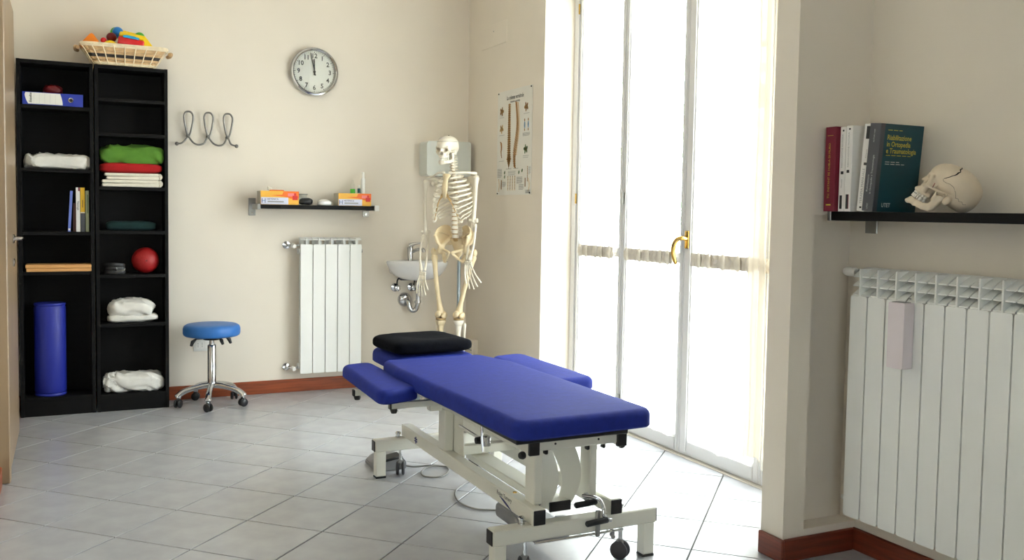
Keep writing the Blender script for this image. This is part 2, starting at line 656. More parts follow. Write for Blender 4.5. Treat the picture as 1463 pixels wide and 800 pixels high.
def sdf_bm(f, lo, hi, h, relax=1):
    v, F = nets(f, lo, hi, h)
    bm = B()
    vv = [bm.verts.new(p) for p in v]
    for q in F:
        try:
            bm.faces.new([vv[i] for i in q])
        except ValueError:
            pass
    for _ in range(relax):
        bmesh.ops.smooth_vert(bm, verts=bm.verts[:], factor=0.4, use_axis_x=True, use_axis_y=True, use_axis_z=True)
    return bm

# ------------------------------------------------------------------ the room
UL, UR, UW = -0.28, 2.57, 2.78       # left wall, right (poster) wall, window face
VB = 6.08                            # back wall
CEIL = 2.95
bm = B(); box(bm, -2.2, 2.95, -2.2, VB + 0.15, -0.15, -0.004); floor = struct('floor', bm, M['grout'])

def clip_poly(poly, x0, x1, y0, y1):
    for ax, lim, sg in ((0, x0, 1), (0, x1, -1), (1, y0, 1), (1, y1, -1)):
        out = []
        for i in range(len(poly)):
            a, b = poly[i - 1], poly[i]
            da, db = (a[ax] - lim) * sg, (b[ax] - lim) * sg
            if (da < 0) != (db < 0):
                t = da / (da - db)
                out.append((a[0] + (b[0] - a[0]) * t, a[1] + (b[1] - a[1]) * t))
            if db >= 0:
                out.append(b)
        poly = out
        if len(poly) < 3:
            return []
    return poly

TS, GAP = 0.333, 0.0030
OX, OY = -0.091, 3.846
hd = math.sqrt(0.5)
def tile_bm(poly, cx, cy):
    b = B()
    prism(b, [(p[0] - cx, p[1] - cy) for p in poly], -0.008, 0.0)
    top = [f for f in b.faces if f.normal.z > 0.5 or all(abs(v.co.z) < 1e-6 for v in f.verts)]
    bmesh.ops.bevel(b, geom=list({e for f in top for e in f.edges}), offset=0.0012, segments=1, affect='EDGES')
    return b
full_tile = None
hs = TS / 2 - GAP
zones = [(-0.28, 2.83, 2.56, VB), (-0.28, 2.59, 1.5, 2.56)]
for ia in range(-14, 22):
    for ib in range(-12, 14):
        cx = OX + TS * hd * ((ia + 0.5) + (ib + 0.5))
        cyy = OY + TS * hd * (-(ia + 0.5) + (ib + 0.5))
        if not (-0.6 < cx < 3.1 and 1.35 < cyy < 6.4):
            continue
        sq = [(cx + hd * 2 * hs * a, cyy + hd * 2 * hs * b) for a, b in ((1, 0), (0, 1), (-1, 0), (0, -1))]
        if all(-0.28 <= p[0] <= 2.59 and 1.5 <= p[1] <= VB for p in sq) or all(-0.28 <= p[0] <= 2.83 and 2.56 <= p[1] <= VB for p in sq):
            if full_tile is None:
                full_tile = obj('tile', tile_bm(sq, cx, cyy), M['tile'], floor, local=True)
                o = full_tile
            else:
                o = full_tile.copy()
                COL.objects.link(o)
            o.location = (cx, cyy, 0)
            o.parent = floor
        else:
            for z in zones:
                pc = clip_poly(sq, *z)
                if pc:
                    try:
                        o = obj('tile', tile_bm(pc, cx, cyy), M['tile'], floor, local=True)
                        o.location = (cx, cyy, 0)
                    except Exception:
                        pass
bm = B(); box(bm, -2.2, 2.59, -2.2, 1.5, -0.004, 0.0); obj('tile_field', bm, M['tile'], floor)

bm = B(); box(bm, -2.2, 2.95, -2.2, VB + 0.15, CEIL, CEIL + 0.1); struct('ceiling', bm, M['ceiling'])
bm = B(); box(bm, UL - 0.1, UR + 0.38, VB, VB + 0.15, -0.004, CEIL); struct('wall_back', bm, M['wall'])
bm = B(); box(bm, UL - 0.12, UL, 2.2, VB, -0.004, CEIL); box(bm, -2.2, UL, 2.08, 2.2, -0.004, CEIL); struct('wall_left', bm, M['wall'])
bm = B(); box(bm, -2.3, -2.2, -2.2, 2.2, -0.004, CEIL); struct('wall_far_left', bm, M['wall'])
bm = B()
for x0, x1, z0, z1 in ((-2.3, -1.2, -0.004, CEIL), (-0.2, 2.95, -0.004, CEIL), (-1.2, -0.2, -0.004, 1.0), (-1.2, -0.2, 2.2, CEIL)):  # wall pieces leave an opening for the added fill window
    box(bm, x0, x1, -2.3, -2.2, z0, z1)
struct('wall_behind', bm, M['wall'])
wb = thing('window_5', None, None, (-0.7, -2.25, 1.0), kind='structure')  # unseen window, added behind the camera to brighten pier and niche
for x in (-1.2, -0.26):
    bm = B(); box(bm, x, x + 0.06, -2.27, -2.22, 1.0, 2.2, bev=0.004); obj('stile', bm, M['frame'], wb)
for z in (1.0, 2.14):
    bm = B(); box(bm, -1.14, -0.26, -2.27, -2.22, z, z + 0.06, bev=0.004); obj('rail', bm, M['frame'], wb)
bm = B(); box(bm, -1.14, -0.26, -2.248, -2.242, 1.06, 2.14); obj('pane', bm, M['glass'], wb)
bm = B(); box(bm, UR, UR + 0.38, 4.925, VB, -0.004, CEIL); box(bm, UR, UR + 0.38, 2.555, 4.925, 2.62, CEIL)
struct('wall_right', bm, M['wall'])
bm = B(); box(bm, 2.59, 2.95, -2.2, 2.515, -0.004, CEIL); struct('wall_niche', bm, M['wall'])
bm = B()                                                           # pier between window and radiator niche, with its shallow recess
box(bm, 2.25, 2.345, 2.442, 2.555, -0.004, CEIL)
box(bm, 2.345, 2.95, 2.442, 2.555, 1.221, CEIL)
box(bm, 2.345, 2.95, 2.442, 2.555, -0.004, 0.105)
box(bm, 2.345, 2.95, 2.515, 2.555, 0.105, 1.221)
struct('wall_pier', bm, M['wall'])

def skirt(name, segs, m):
    b = B()
    for s in segs:
        box(b, *s, bev=0.004)
    return struct(name, b, M[m])
skirt('baseboard_back', [(UL, UR, VB - 0.014, VB, 0, 0.085)], 'skirting')
skirt('baseboard_left', [(UL, UL + 0.014, 5.5, VB - 0.014, 0, 0.085), (UL, UL + 0.014, 2.2, 4.46, 0, 0.085)], 'skirting')
skirt('baseboard_right', [(UR - 0.014, UR, 4.925, VB - 0.014, 0, 0.085)], 'skirting')
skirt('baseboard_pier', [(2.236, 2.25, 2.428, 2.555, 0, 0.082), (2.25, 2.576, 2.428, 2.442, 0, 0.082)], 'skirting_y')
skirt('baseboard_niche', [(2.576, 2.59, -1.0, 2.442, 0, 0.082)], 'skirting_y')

# ------------------------------------------------------------------ the glazed folding doors
LEAVES = [(4.872, 4.352, 0.046, 0.046), (4.347, 3.784, 0.04, 0.038), (3.781, 3.176, 0.07, 0.05), (3.172, 2.60, 0.045, 0.05)]
bm = B(); box(bm, UW - 0.01, UW + 0.06, 4.876, 4.925, 0, 2.62, bev=0.003); box(bm, UW - 0.01, UW + 0.06, 2.556, 4.876, 2.575, 2.62); box(bm, UW - 0.01, UW + 0.06, 2.556, 2.597, 0, 2.575)
struct('window_frame', bm, M['frame'])
bm = B(); box(bm, UW - 0.02, UW + 0.1, 2.556, 4.925, -0.006, 0.004, bev=0.002); struct('trim_threshold', bm, M['terrace'])
for i, (a, b_, wl, wr_) in enumerate(LEAVES):
    w = thing('window_%d' % (i + 1), None, None, (UW, (a + b_) / 2, 0.006), kind='structure')
    for lo, hi in ((a - wl, a), (b_, b_ + wr_)):
        bm = B(); box(bm, UW, UW + 0.045, lo, hi, 0.008, 2.57, bev=0.004)
        box(bm, UW - 0.006, UW, lo + 0.012, hi - 0.012, 0.02, 2.56, bev=0.003)
        obj('stile', bm, M['frame'], w)
    for z0, z1 in ((0.008, 0.095), (0.968, 1.022), (2.49, 2.57)):
        bm = B(); box(bm, UW + 0.002, UW + 0.043, b_ + wr_, a - wl, z0, z1, bev=0.004)
        if z0 < 0.05:
            box(bm, UW - 0.004, UW + 0.002, b_ + wr_, a - wl, z0 + 0.012, z1 - 0.014, bev=0.002)
        obj('rail', bm, M['frame'], w)
    for z0, z1 in ((0.09, 0.975), (1.015, 2.495)):
        bm = B(); box(bm, UW + 0.02, UW + 0.026, b_ + wr_ - 0.008, a - wl + 0.008, z0, z1)
        obj('pane', bm, M['glass'], w)
    if i in (0, 1):
        for z in ((1.30, 0.17) if i == 0 else ()):
            bm = B(); tube(bm, [(UW - 0.008, b_ - 0.002, z - 0.035), (UW - 0.008, b_ - 0.002, z + 0.035)], 0.007, 8)
            box(bm, UW - 0.004, UW + 0.001, b_ - 0.02, b_ + 0.016, z - 0.03, z + 0.03)
            obj('hinge', bm, M['steel'], w, smooth=True)
    if i == 0:
        for z in (2.43, 1.30):
            bm = B(); tube(bm, [(UW - 0.008, a + 0.002, z - 0.03), (UW - 0.008, a + 0.002, z + 0.03)], 0.006, 8)
            obj('hinge', bm, M['brass'], w, smooth=True)
    if i == 2:
        vh = a - 0.032
        bm = B(); box(bm, UW - 0.014, UW - 0.004, vh - 0.016, vh + 0.016, 1.045, 1.135, bev=0.005, seg=2)
        h = obj('handle_plate', bm, M['brass'], w, smooth=True)
        bm = B()
        tube(bm, smooth_pts([(UW - 0.014, vh, 1.095), (UW - 0.04, vh + 0.004, 1.097), (UW - 0.055, vh + 0.025, 1.085), (UW - 0.058, vh + 0.045, 1.05), (UW - 0.056, vh + 0.045, 1.01), (UW - 0.05, vh + 0.03, 0.965)], 6),
             [0.0115] * 25 + [0.011, 0.0105, 0.01, 0.009, 0.008, 0.006], 10)
        obj('lever', bm, M['brass'], h, smooth=True)

def drape(bm, v0, v1, z0, z1, u, amp, waves, seed, hem=0.0, nz=18, gather=0.0, thick=0.0015):
    random.seed(seed)
    n = int(waves * 8)
    ph = random.random() * 6
    g = []
    for j in range(nz + 1):
        row = []
        for i in range(n + 1):
            s = i / n
            t = j / nz
            z = z0 + (z1 - z0) * t + (hem * noise.noise(Vector((s * 5, seed, 0))) if j == 0 else 0)
            a = amp * (0.75 + 0.5 * noise.noise(Vector((s * 6, t * 1.3, seed))))
            uu = u + a * math.sin(waves * 2 * PI * s + ph + 0.8 * noise.noise(Vector((s * 4, t * 2, seed + 3.1))))
            edge = 0.012 * noise.noise(Vector((t * 6, seed * 1.7, s)))
            vv = v0 + (v1 - v0) * s + edge + gather * math.sin(PI * t) * (s - 0.5) * (-1)
            row.append(bm.verts.new((uu, vv, z)))
        g.append(row)
    for a, b in zip(g, g[1:]):
        for i in range(n):
            bm.faces.new((a[i], a[i + 1], b[i + 1], b[i]))

cur_lab = [('first leaf', 'beside the poster wall'), ('second leaf', 'left of the brass handle'), ('third leaf', 'right of the brass handle'), ('last leaf', 'mostly behind the pier')]
for i, (a, b_, wl, wr_) in enumerate(LEAVES):
    hi, lo = a - wl - 0.016, b_ + wr_ + 0.014
    if i == 2:
        lo = b_ + wr_ - 0.01
    if i == 3:
        hi, lo = a - 0.02, b_ + 0.06
    t = thing('sheer_curtain', 'white sheer upper curtain, %s, %s' % cur_lab[i], 'curtain', (UW - 0.02, (hi + lo) / 2, 1.0), group='sheer curtains on the folding leaves')
    bm = B(); drape(bm, hi, lo, 1.0, 2.52, UW - 0.012, 0.004, 15, 11 + i); obj('fabric', bm, M['curtain'], t, smooth=True)
    bm = B(); tube(bm, [(UW - 0.007, hi + 0.005, 2.515), (UW - 0.007, lo - 0.005, 2.515)], 0.004, 8); obj('rod', bm, M['white'], t, smooth=True)
    t = thing('sheer_curtain', 'white sheer lower curtain with ruffled header, %s, %s' % cur_lab[i], 'curtain', (UW - 0.02, (hi + lo) / 2, 0.09), group='sheer curtains on the folding leaves')
    bm = B(); drape(bm, hi, lo, 0.085, 0.985, UW - 0.013, 0.0045, 15, 31 + i, hem=0.03); obj('fabric', bm, M['curtain'], t, smooth=True)
    bm = B(); drape(bm, hi - 0.005, lo + 0.005, 0.962, 1.026, UW - 0.026, 0.006, 11, 51 + i, nz=6)
    for q in range(5):                                            # bunched puffs along the header
        s = (q + 0.3 + 0.5 * random.random()) / 5
        v = hi + (lo - hi) * s
        tube(bm, [(UW - 0.028, v, 0.958), (UW - 0.034, v, 0.98), (UW - 0.034, v, 1.008), (UW - 0.028, v, 1.03)], [0.010, 0.022, 0.022, 0.009], 10, flat=(0.9, 0.45))
    obj('ruffled_header', bm, M['header'], t, smooth=True, label='gathered ruffled header')
    bm = B(); tube(bm, [(UW - 0.006, hi + 0.005, 0.995), (UW - 0.006, lo - 0.005, 0.995)], 0.004, 8); obj('rod', bm, M['white'], t, smooth=True)
# a long gathered curtain hanging between the last two leaves
t = thing('side_curtain', 'long cream gathered curtain strip hanging beside the pier', 'curtain', (UW - 0.05, 3.15, 0.15))
bm = B(); drape(bm, 3.215, 3.10, 0.14, 2.56, UW - 0.062, 0.010, 3, 77, hem=0.04, nz=30); obj('fabric', bm, M['ruffle'], t, smooth=True)
bm = B(); tube(bm, [(UW - 0.05, 3.24, 2.555), (UW - 0.05, 3.08, 2.555)], 0.005, 8); obj('rod', bm, M['white'], t, smooth=True)

# outside: terrace and a tree seen through the slits
bm = B(); box(bm, 2.95, 9, -2, 12, -0.2, -0.02); struct('terrace', bm, M['terrace'])
t = thing('garden_tree', 'pale green leafy tree outside, glimpsed in the slits between curtains', 'tree', (6.6, 8.2, -0.02))
bm = B(); tube(bm, [(6.6, 8.2, -0.02), (6.62, 8.15, 0.8), (6.55, 8.25, 1.7), (6.6, 8.2, 2.6)], [0.12, 0.1, 0.08, 0.04], 8); obj('trunk', bm, M['bark'], t, smooth=True)
random.seed(4)
bm = B()
for k in range(900):
    d = Vector((random.gauss(0, 1), random.gauss(0, 1), random.gauss(0, 1))).normalized() * (random.random() ** 0.4)
    c = Vector((6.6, 8.2, 2.1)) + Vector((d.x * 1.3, d.y * 1.3, d.z * 1.6))
    e1 = Vector((random.gauss(0, 1), random.gauss(0, 1), random.gauss(0, 1))).normalized() * 0.09
    e2 = e1.orthogonal().normalized() * 0.05
    bm.faces.new([bm.verts.new(c + e) for e in (e1, e2, -e1, -e2)])
fo = obj('foliage', bm, M['leaf'], t)
fo['kind'] = 'stuff'

# ------------------------------------------------------------------ door leaf on the left wall
t = thing('door_1', None, None, (-0.25, 4.9, 0), kind='structure')
bm = B(); box(bm, UL + 0.005, -0.243, 4.585, 5.478, 0.012, 2.205, bev=0.003); obj('door_leaf', bm, M['door'], t)
bm = B(); box(bm, UL, -0.236, 4.49, 4.58, 0, 2.26, bev=0.004); obj('door_jamb', bm, M['door'], t)
bm = B()
lathe(bm, [(0.0, 0), (0.024, 0), (0.024, 0.006), (0.018, 0.009), (0.009, 0.011), (0.009, 0.04), (0.0, 0.04)], (-0.243, 5.08, 1.045), (1, 0, 0), 16)
tube(bm, smooth_pts([(-0.21, 5.08, 1.045), (-0.203, 5.10, 1.046), (-0.203, 5.13, 1.046), (-0.203, 5.20, 1.044)], 5), 0.008, 8)
obj('door_handle', bm, M['chrome'], t, smooth=True)
bm = B(); lathe(bm, [(0.0, 0), (0.022, 0), (0.022, 0.005), (0.017, 0.008), (0.0, 0.008)], (-0.243, 5.08, 0.93), (1, 0, 0), 16); obj('keyhole_rose', bm, M['chrome'], t, smooth=True)

# ------------------------------------------------------------------ bookcases
FV = 5.86
def bookcase(x0, x1, shelves, label, depth_back=VB - 0.016):
    t = thing('tall_bookcase', label, 'bookcase', ((x0 + x1) / 2, FV, 0))
    m = M['black_wood']
    for a, b in ((x0, x0 + 0.019), (x1 - 0.019, x1)):
        bm = B(); box(bm, a, b, FV, depth_back, 0, 2.022, bev=0.001); obj('side_panel', bm, m, t)
    bm = B(); box(bm, x0 + 0.019, x1 - 0.019, FV, depth_back, 2.0, 2.021, bev=0.001); obj('top_panel', bm, m, t)
    bm = B(); box(bm, x0 + 0.019, x1 - 0.019, depth_back - 0.006, depth_back, 0.02, 2.0); obj('back_panel', bm, m, t)
    bm = B(); box(bm, x0 + 0.019, x1 - 0.019, FV + 0.004, FV + 0.02, 0.0, shelves[-1] - 0.02, bev=0.001); obj('plinth', bm, m, t)
    for z in shelves:
        bm = B(); box(bm, x0 + 0.019, x1 - 0.019, FV + 0.003, depth_back - 0.006, z - 0.02, z, bev=0.001); obj('shelf', bm, m, t)
    return t
SL = [1.771, 1.416, 1.058, 0.830, 0.108]
SR = [1.833, 1.634, 1.323, 1.065, 0.808, 0.518, 0.100]
bookcase(-0.252, 0.137, SL, 'tall black bookcase in the left corner, holding the blue binder and roll')
bookcase(0.145, 0.541, SR, 'tall black bookcase nearer the clock, under the wicker basket')

# left unit contents
z = SL[0]
t = thing('ring_binder', 'blue lever arch binder lying flat on the top shelf', 'binder', (-0.04, FV + 0.02, z))
bm = B(); box(bm, -0.223, 0.085, FV + 0.012, FV + 0.19, z + 0.0005, z + 0.005, bev=0.001); box(bm, -0.223, 0.085, FV + 0.012, FV + 0.19, z + 0.066, z + 0.071, bev=0.001); box(bm, -0.223, 0.085, FV + 0.01, FV + 0.015, z + 0.0005, z + 0.071, bev=0.001)
obj('cover', bm, M['binder_blue'], t)
bm = B(); box(bm, -0.21, 0.07, FV + 0.03, FV + 0.185, z + 0.008, z + 0.045); obj('papers', bm, M['paper'], t)
bm = B()
pl = [(-0.207, z + 0.068)] + [(-0.212 + 0.03 * math.sin(k * 0.25) * 0 + 0.018 * (k / 5) ** 2 - 0.0, z + 0.068 - 0.063 * k / 5) for k in range(1, 6)]
pr = [(-0.03 + 0.014 * math.sqrt(max(0, 1 - ((k - 5) / 5.0) ** 2)) if k else -0.03, z + 0.068 - 0.063 * (1 - k / 5)) for k in range(0, 6)]
pr = [(-0.032 + 0.012 * math.sin(k / 5 * PI / 2 + PI / 2), z + 0.005 + 0.063 * k / 5) for k in range(6)]
prism(bm, pl + pr, FV + 0.0085, FV + 0.01, 'xz')
lb = obj('spine_label', bm, M['paper'], t)
bm = B()
for k in range(5):
    box(bm, -0.165 + k * 0.027, -0.1645 + k * 0.027, FV + 0.0078, FV + 0.0085, z + 0.01, z + 0.062)
obj('rule_lines', bm, M['ink_grey'], lb)
obj('lettering', text_bm('Esselte', 0.019, frame_m((-0.182, FV + 0.0078, z + 0.04), (0, 0, 1), (-1, 0, 0)), bold=0.01), M['ink'], lb)
bm = B(); lathe(bm, [(0.009, 0), (0.014, 0.001), (0.014, 0.003), (0.009, 0.004)], (0.022, FV + 0.0105, z + 0.036), (0, -1, 0), 20); obj('finger_ring', bm, M['chrome'], t, smooth=True)
bm = B(); lathe(bm, [(0, 0), (0.009, 0), (0.009, 0.002), (0, 0.002)], (0.022, FV + 0.0069, z + 0.036), (0, -1, 0), 16); obj('finger_hole', bm, M['black'], t)
bm = B(); cushion(bm, (-0.07, FV + 0.13, z + 0.10), (0.10, 0.09, 0.056), wr=0.010, ws=40, seed=3, e1=0.9, e2=0.9)
tag(obj('pompom', bm, M['dark_red'], smooth=True, origin=(-0.07, FV + 0.13, z + 0.072)), 'dark red pompom on top of the blue binder', 'pompom')
z = SL[1]
bm = B(); cushion(bm, (-0.045, FV + 0.1, z + 0.042), (0.35, 0.17, 0.082), n=(64, 30), wr=0.024, ws=15, seed=7, e1=0.5, e2=0.35)
tag(obj('rolled_sheet', bm, M['cloth_white'], smooth=True, origin=(-0.045, FV + 0.1, z)), 'crumpled white rolled sheet on the second shelf of the left bookcase', 'sheet')
z = SL[2]
def up_book(name, x0, x1, dy, h, cov, label, lean=0.0, extra=None):
    t = thing(name, label, 'book', ((x0 + x1) / 2, FV + dy, z), group='books standing in the left bookcase')
    piv = Vector((x1, FV, z))
    def put(nm, bmx, m):
        bmesh.ops.rotate(bmx, verts=bmx.verts[:], cent=piv, matrix=Matrix.Rotation(lean, 3, 'Y'))
        return obj(nm, bmx, m, t)
    b = B(); box(b, x0, x0 + 0.002, FV + dy, FV + dy + 0.14, z, z + h); box(b, x1 - 0.002, x1, FV + dy, FV + dy + 0.14, z, z + h); box(b, x0, x1, FV + dy - 0.002, FV + dy, z, z + h)
    put('cover', b, M[cov])
    b = B(); box(b, x0 + 0.002, x1 - 0.002, FV + dy, FV + dy + 0.135, z + 0.003, z + h - 0.003); put('pages', b, M['pages'])
    if extra:
        for nm, (a0, a1, c0, c1), m in extra:
            b = B(); box(b, x0 + (x1 - x0) * a0, x0 + (x1 - x0) * a1, FV + dy - 0.0032, FV + dy - 0.002, z + h * c0, z + h * c1); put(nm, b, M[m])
    return t, put
up_book('book', -0.001, 0.013, 0.03, 0.235, 'book_blue', 'slim light blue book leaning at the left end of the row', 0.06, [('spine_label', (0.1, 0.9, 0.03, 0.08), 'paper')])
up_book('book', 0.026, 0.042, 0.045, 0.165, 'book_brown', 'short brown book between the blue and the white one', 0.02)
t, put = up_book('book', 0.043, 0.064, 0.03, 0.255, 'book_white', 'tall white book with dark spine lettering in the left bookcase', 0.0, [('spine_label', (0.55, 0.95, 0.92, 1.0), 'maroon')])
b = text_bm('Fisiologia', 0.014, frame_m((0.0535, FV + 0.0268, z + 0.15), (0, 0, -1), (1, 0, 0)), bold=0.01); put('lettering', b, M['ink'])
t, put = up_book('book', 0.066, 0.089, 0.03, 0.255, 'book_yellow', 'yellow and dark green book right of the tall white one', 0.0, [('spine_panel', (0, 1, 0.0, 0.42), 'slate'), ('spine_label', (0, 1, 0.425, 0.445), 'paper'), ('spine_title', (0.4, 0.55, 0.55, 0.72), 'book_brown')])
up_book('book', 0.093, 0.110, 0.03, 0.238, 'book_green', 'pale green book at the right end of the row', 0.0, [('spine_title', (0.5, 0.75, 0.45, 0.9), 'print_green')])
z = SL[3]
for k, lab in ((0, 'pine board lying at the bottom of its pair'), (1, 'pine board lying on top of its pair')):
    bm = B(); box(bm, -0.215 - 0.004 * k, 0.12, FV - 0.004 - 0.004 * k, FV + 0.15, z + 0.0205 * k + 0.0005, z + 0.02 + 0.0205 * k, bev=0.002)
    tag(obj('wooden_board', bm, M['pine'], origin=(-0.05, FV, z + 0.0205 * k)), lab + ' in the left bookcase', 'board', 'pine boards in the left bookcase')
z = SL[4]
t = thing('bolster_roll', 'blue vinyl bolster roll standing upright in the left bookcase', 'bolster', (-0.10, FV + 0.1, z))
bm = B(); lathe(bm, [(0, 0.012), (0.07, 0.012), (0.078, 0.015), (0.084, 0.024), (0.084, 0.51), (0.078, 0.524), (0.07, 0.528), (0, 0.528)], (-0.10, FV + 0.1, z), seg=40); obj('roll_cover', bm, M['roll_blue'], t, smooth=True)
for zz in (0.0, 0.522):
    bm = B(); lathe(bm, [(0.07, 0.0), (0.082, 0.0), (0.085, 0.006), (0.082, 0.014), (0.07, 0.014)], (-0.10, FV + 0.1, z + zz), seg=40); obj('end_piping', bm, M['roll_blue'], t, smooth=True)

# right unit contents
z = SR[2]
XR = 0.343
def fold_towel(zz, x0, x1, h, label, m='cloth_cream', flare=0.0):
    t = thing('folded_towel', label, 'towel', ((x0 + x1) / 2, FV + 0.1, zz), group='cream towels in the right bookcase')
    bm = B()
    n = 10
    for k, (d0, d1) in enumerate(((0.0, 0.47), (0.53, 1.0))):
        pts = [(x1 - 0.012, zz + h * d0 + 0.001)] + []
        a = [(x0 + flare * (k == 1), zz + h * d0 + 0.0005), (x1 - 0.02, zz + h * d0 + 0.0005)]
        top = [(x1 - 0.02, zz + h * d1), (x0 + flare * (k == 1), zz + h * d1 - 0.002)]
        prism(bm, a + top, FV + 0.012 + 0.003 * k, FV + 0.17, 'xz')
    arc = [(x1 - 0.02 + h / 2 * math.sin(q), zz + h / 2 - h / 2 * math.cos(q)) for q in [PI * k / 12 for k in range(13)]]
    inner = [(x1 - 0.02 + h * 0.05 * math.sin(q), zz + h / 2 - h * 0.03 * math.cos(q)) for q in [PI * (12 - k) / 12 for k in range(13)]]
    prism(bm, arc + inner, FV + 0.012, FV + 0.17, 'xz')
    bmesh.ops.remove_doubles(bm, verts=bm.verts[:], dist=0.0004)
    bmesh.ops.bevel(bm, geom=[e for e in bm.edges if e.calc_face_angle(0) > 0.6], offset=0.003, segments=2, affect='EDGES')
    obj('fabric', bm, M[m], t, smooth=True)
    return t
fold_towel(z + 0.0005, 0.182, 0.512, 0.042, 'cream folded towel at the bottom of the stack')
fold_towel(z + 0.0432, 0.205, 0.512, 0.038, 'cream folded towel just under the red cloth', flare=-0.01)
bm = B(); cushion(bm, (0.342, FV + 0.1, z + 0.112), (0.345, 0.17, 0.062), n=(48, 20), wr=0.006, ws=8, seed=5, e1=0.55, e2=0.3)
tag(obj('folded_cloth', bm, M['red_cloth'], smooth=True, origin=(0.342, FV + 0.1, z + 0.082)), 'red folded cloth under the green cushion', 'cloth')
bm = B(); cushion(bm, (0.345, FV + 0.1, z + 0.19), (0.35, 0.17, 0.118), n=(64, 28), wr=0.02, ws=11, seed=9, e1=0.6, e2=0.25)
tag(obj('soft_cushion', bm, M['green'], smooth=True, origin=(0.345, FV + 0.1, z + 0.142)), 'green wrinkled cushion on top of the folded stack', 'cushion')
z = SR[3]
bm = B(); cushion(bm, (0.34, FV + 0.12, z + 0.028), (0.28, 0.14, 0.055), wr=0.006, ws=9, seed=12, e1=0.5, e2=0.3)
tag(obj('folded_blanket', bm, M['teal_cloth'], smooth=True, origin=(0.34, FV + 0.12, z)), 'dark teal folded blanket on the shelf above the red ball', 'blanket')
z = SR[4]
t = thing('exercise_ball', 'red textured rubber ball on a shelf of the right bookcase', 'ball', (0.418, FV + 0.09, z))
bm = B(); ball(bm, (0.418, FV + 0.09, z + 0.0785), 0.078, 40); obj('shell', bm, M['red'], t, smooth=True)
bm = B(); lathe(bm, [(0, 0), (0.006, 0), (0.006, 0.003), (0, 0.003)], (0.418, FV + 0.013, z + 0.08), (0, -1, 0), 10); obj('valve', bm, M['dark_red'], t)
t = thing('strap_bundle', 'small black strap with a metal buckle beside the red ball', 'strap', (0.25, FV + 0.06, z))
bm = B()
for k in range(3):
    tube(bm, smooth_pts([(0.19, FV + 0.05 + 0.02 * k, z + 0.012 + 0.02 * k), (0.24, FV + 0.03 + 0.02 * k, z + 0.012 + 0.022 * k), (0.30, FV + 0.05 + 0.02 * k, z + 0.012 + 0.018 * k), (0.25, FV + 0.1, z + 0.012 + 0.02 * k)], 6, closed=True) + [Vector((0.19, FV + 0.05 + 0.02 * k, z + 0.012 + 0.02 * k))], 0.012, 6, flat=(0.5, 1))
obj('webbing', bm, M['black'], t, smooth=True)
bm = B(); tube(bm, [(0.255, FV + 0.02, z + 0.04), (0.257, FV + 0.02, z + 0.024), (0.298, FV + 0.02, z + 0.024), (0.3, FV + 0.02, z + 0.036)], 0.0025, 6); obj('buckle', bm, M['steel'], t)
z = SR[5]
t = thing('folded_pillow', 'white creased pillow on the second lowest shelf of the right bookcase', 'pillow', (0.345, FV + 0.1, z))
bm = B(); cushion(bm, (0.34, FV + 0.1, z + 0.083), (0.25, 0.17, 0.105), n=(64, 30), wr=0.024, ws=14, seed=21, e1=0.75, e2=0.5); obj('upper_fold', bm, M['cloth_white'], t, smooth=True)
bm = B(); cushion(bm, (0.345, FV + 0.1, z + 0.026), (0.28, 0.17, 0.05), n=(48, 16), wr=0.012, ws=12, seed=22, e1=0.6, e2=0.4); obj('lower_fold', bm, M['cloth_white'], t, smooth=True)
z = SR[6]
t = thing('bagged_pillow', 'white wrinkled pillow on the bottom shelf of the right bookcase', 'pillow', (0.35, FV + 0.1, z))
bm = B(); cushion(bm, (0.36, FV + 0.1, z + 0.056), (0.31, 0.17, 0.112), n=(72, 34), wr=0.022, ws=13, seed=31, e1=0.6, e2=0.45); obj('pillow_body', bm, M['cloth_white'], t, smooth=True)
bm = B(); cushion(bm, (0.222, FV + 0.07, z + 0.06), (0.09, 0.1, 0.11), n=(40, 24), wr=0.022, ws=26, seed=33, e1=0.8, e2=0.7); obj('knotted_end', bm, M['cloth_white'], t, smooth=True)

# ------------------------------------------------------------------ basket with toys
BX0, BX1, BY0, BY1, BZ = 0.148, 0.468, 5.872, 6.045, 2.0225
t = thing('wicker_basket', 'woven wicker basket on top of the right bookcase', 'basket', (0.308, 5.96, BZ))
def ring_pts(f, z, n=56, wave=0.0, ph=0.0):
    cx, cyb = (BX0 + BX1) / 2, (BY0 + BY1) / 2
    hx, hy = (BX1 - BX0) / 2 + 0.075 * f, (BY1 - BY0) / 2 + 0.022 * f
    out = []
    for k in range(n):
        a = 2 * PI * k / n
        c, s = math.cos(a), math.sin(a)
        ex = 0.28
        w = 1 + 0.0
        x = hx * math.copysign(abs(c) ** ex, c)
        y = hy * math.copysign(abs(s) ** ex, s)
        nx, ny = (math.copysign(1, c) * (abs(c) > abs(s))), (math.copysign(1, s) * (abs(s) >= abs(c)))
        d = wave * math.cos(k * PI / 2 + ph)
        out.append(Vector((cx + x + nx * d, cyb + y + ny * d, z)))
    return out
BH = 0.112
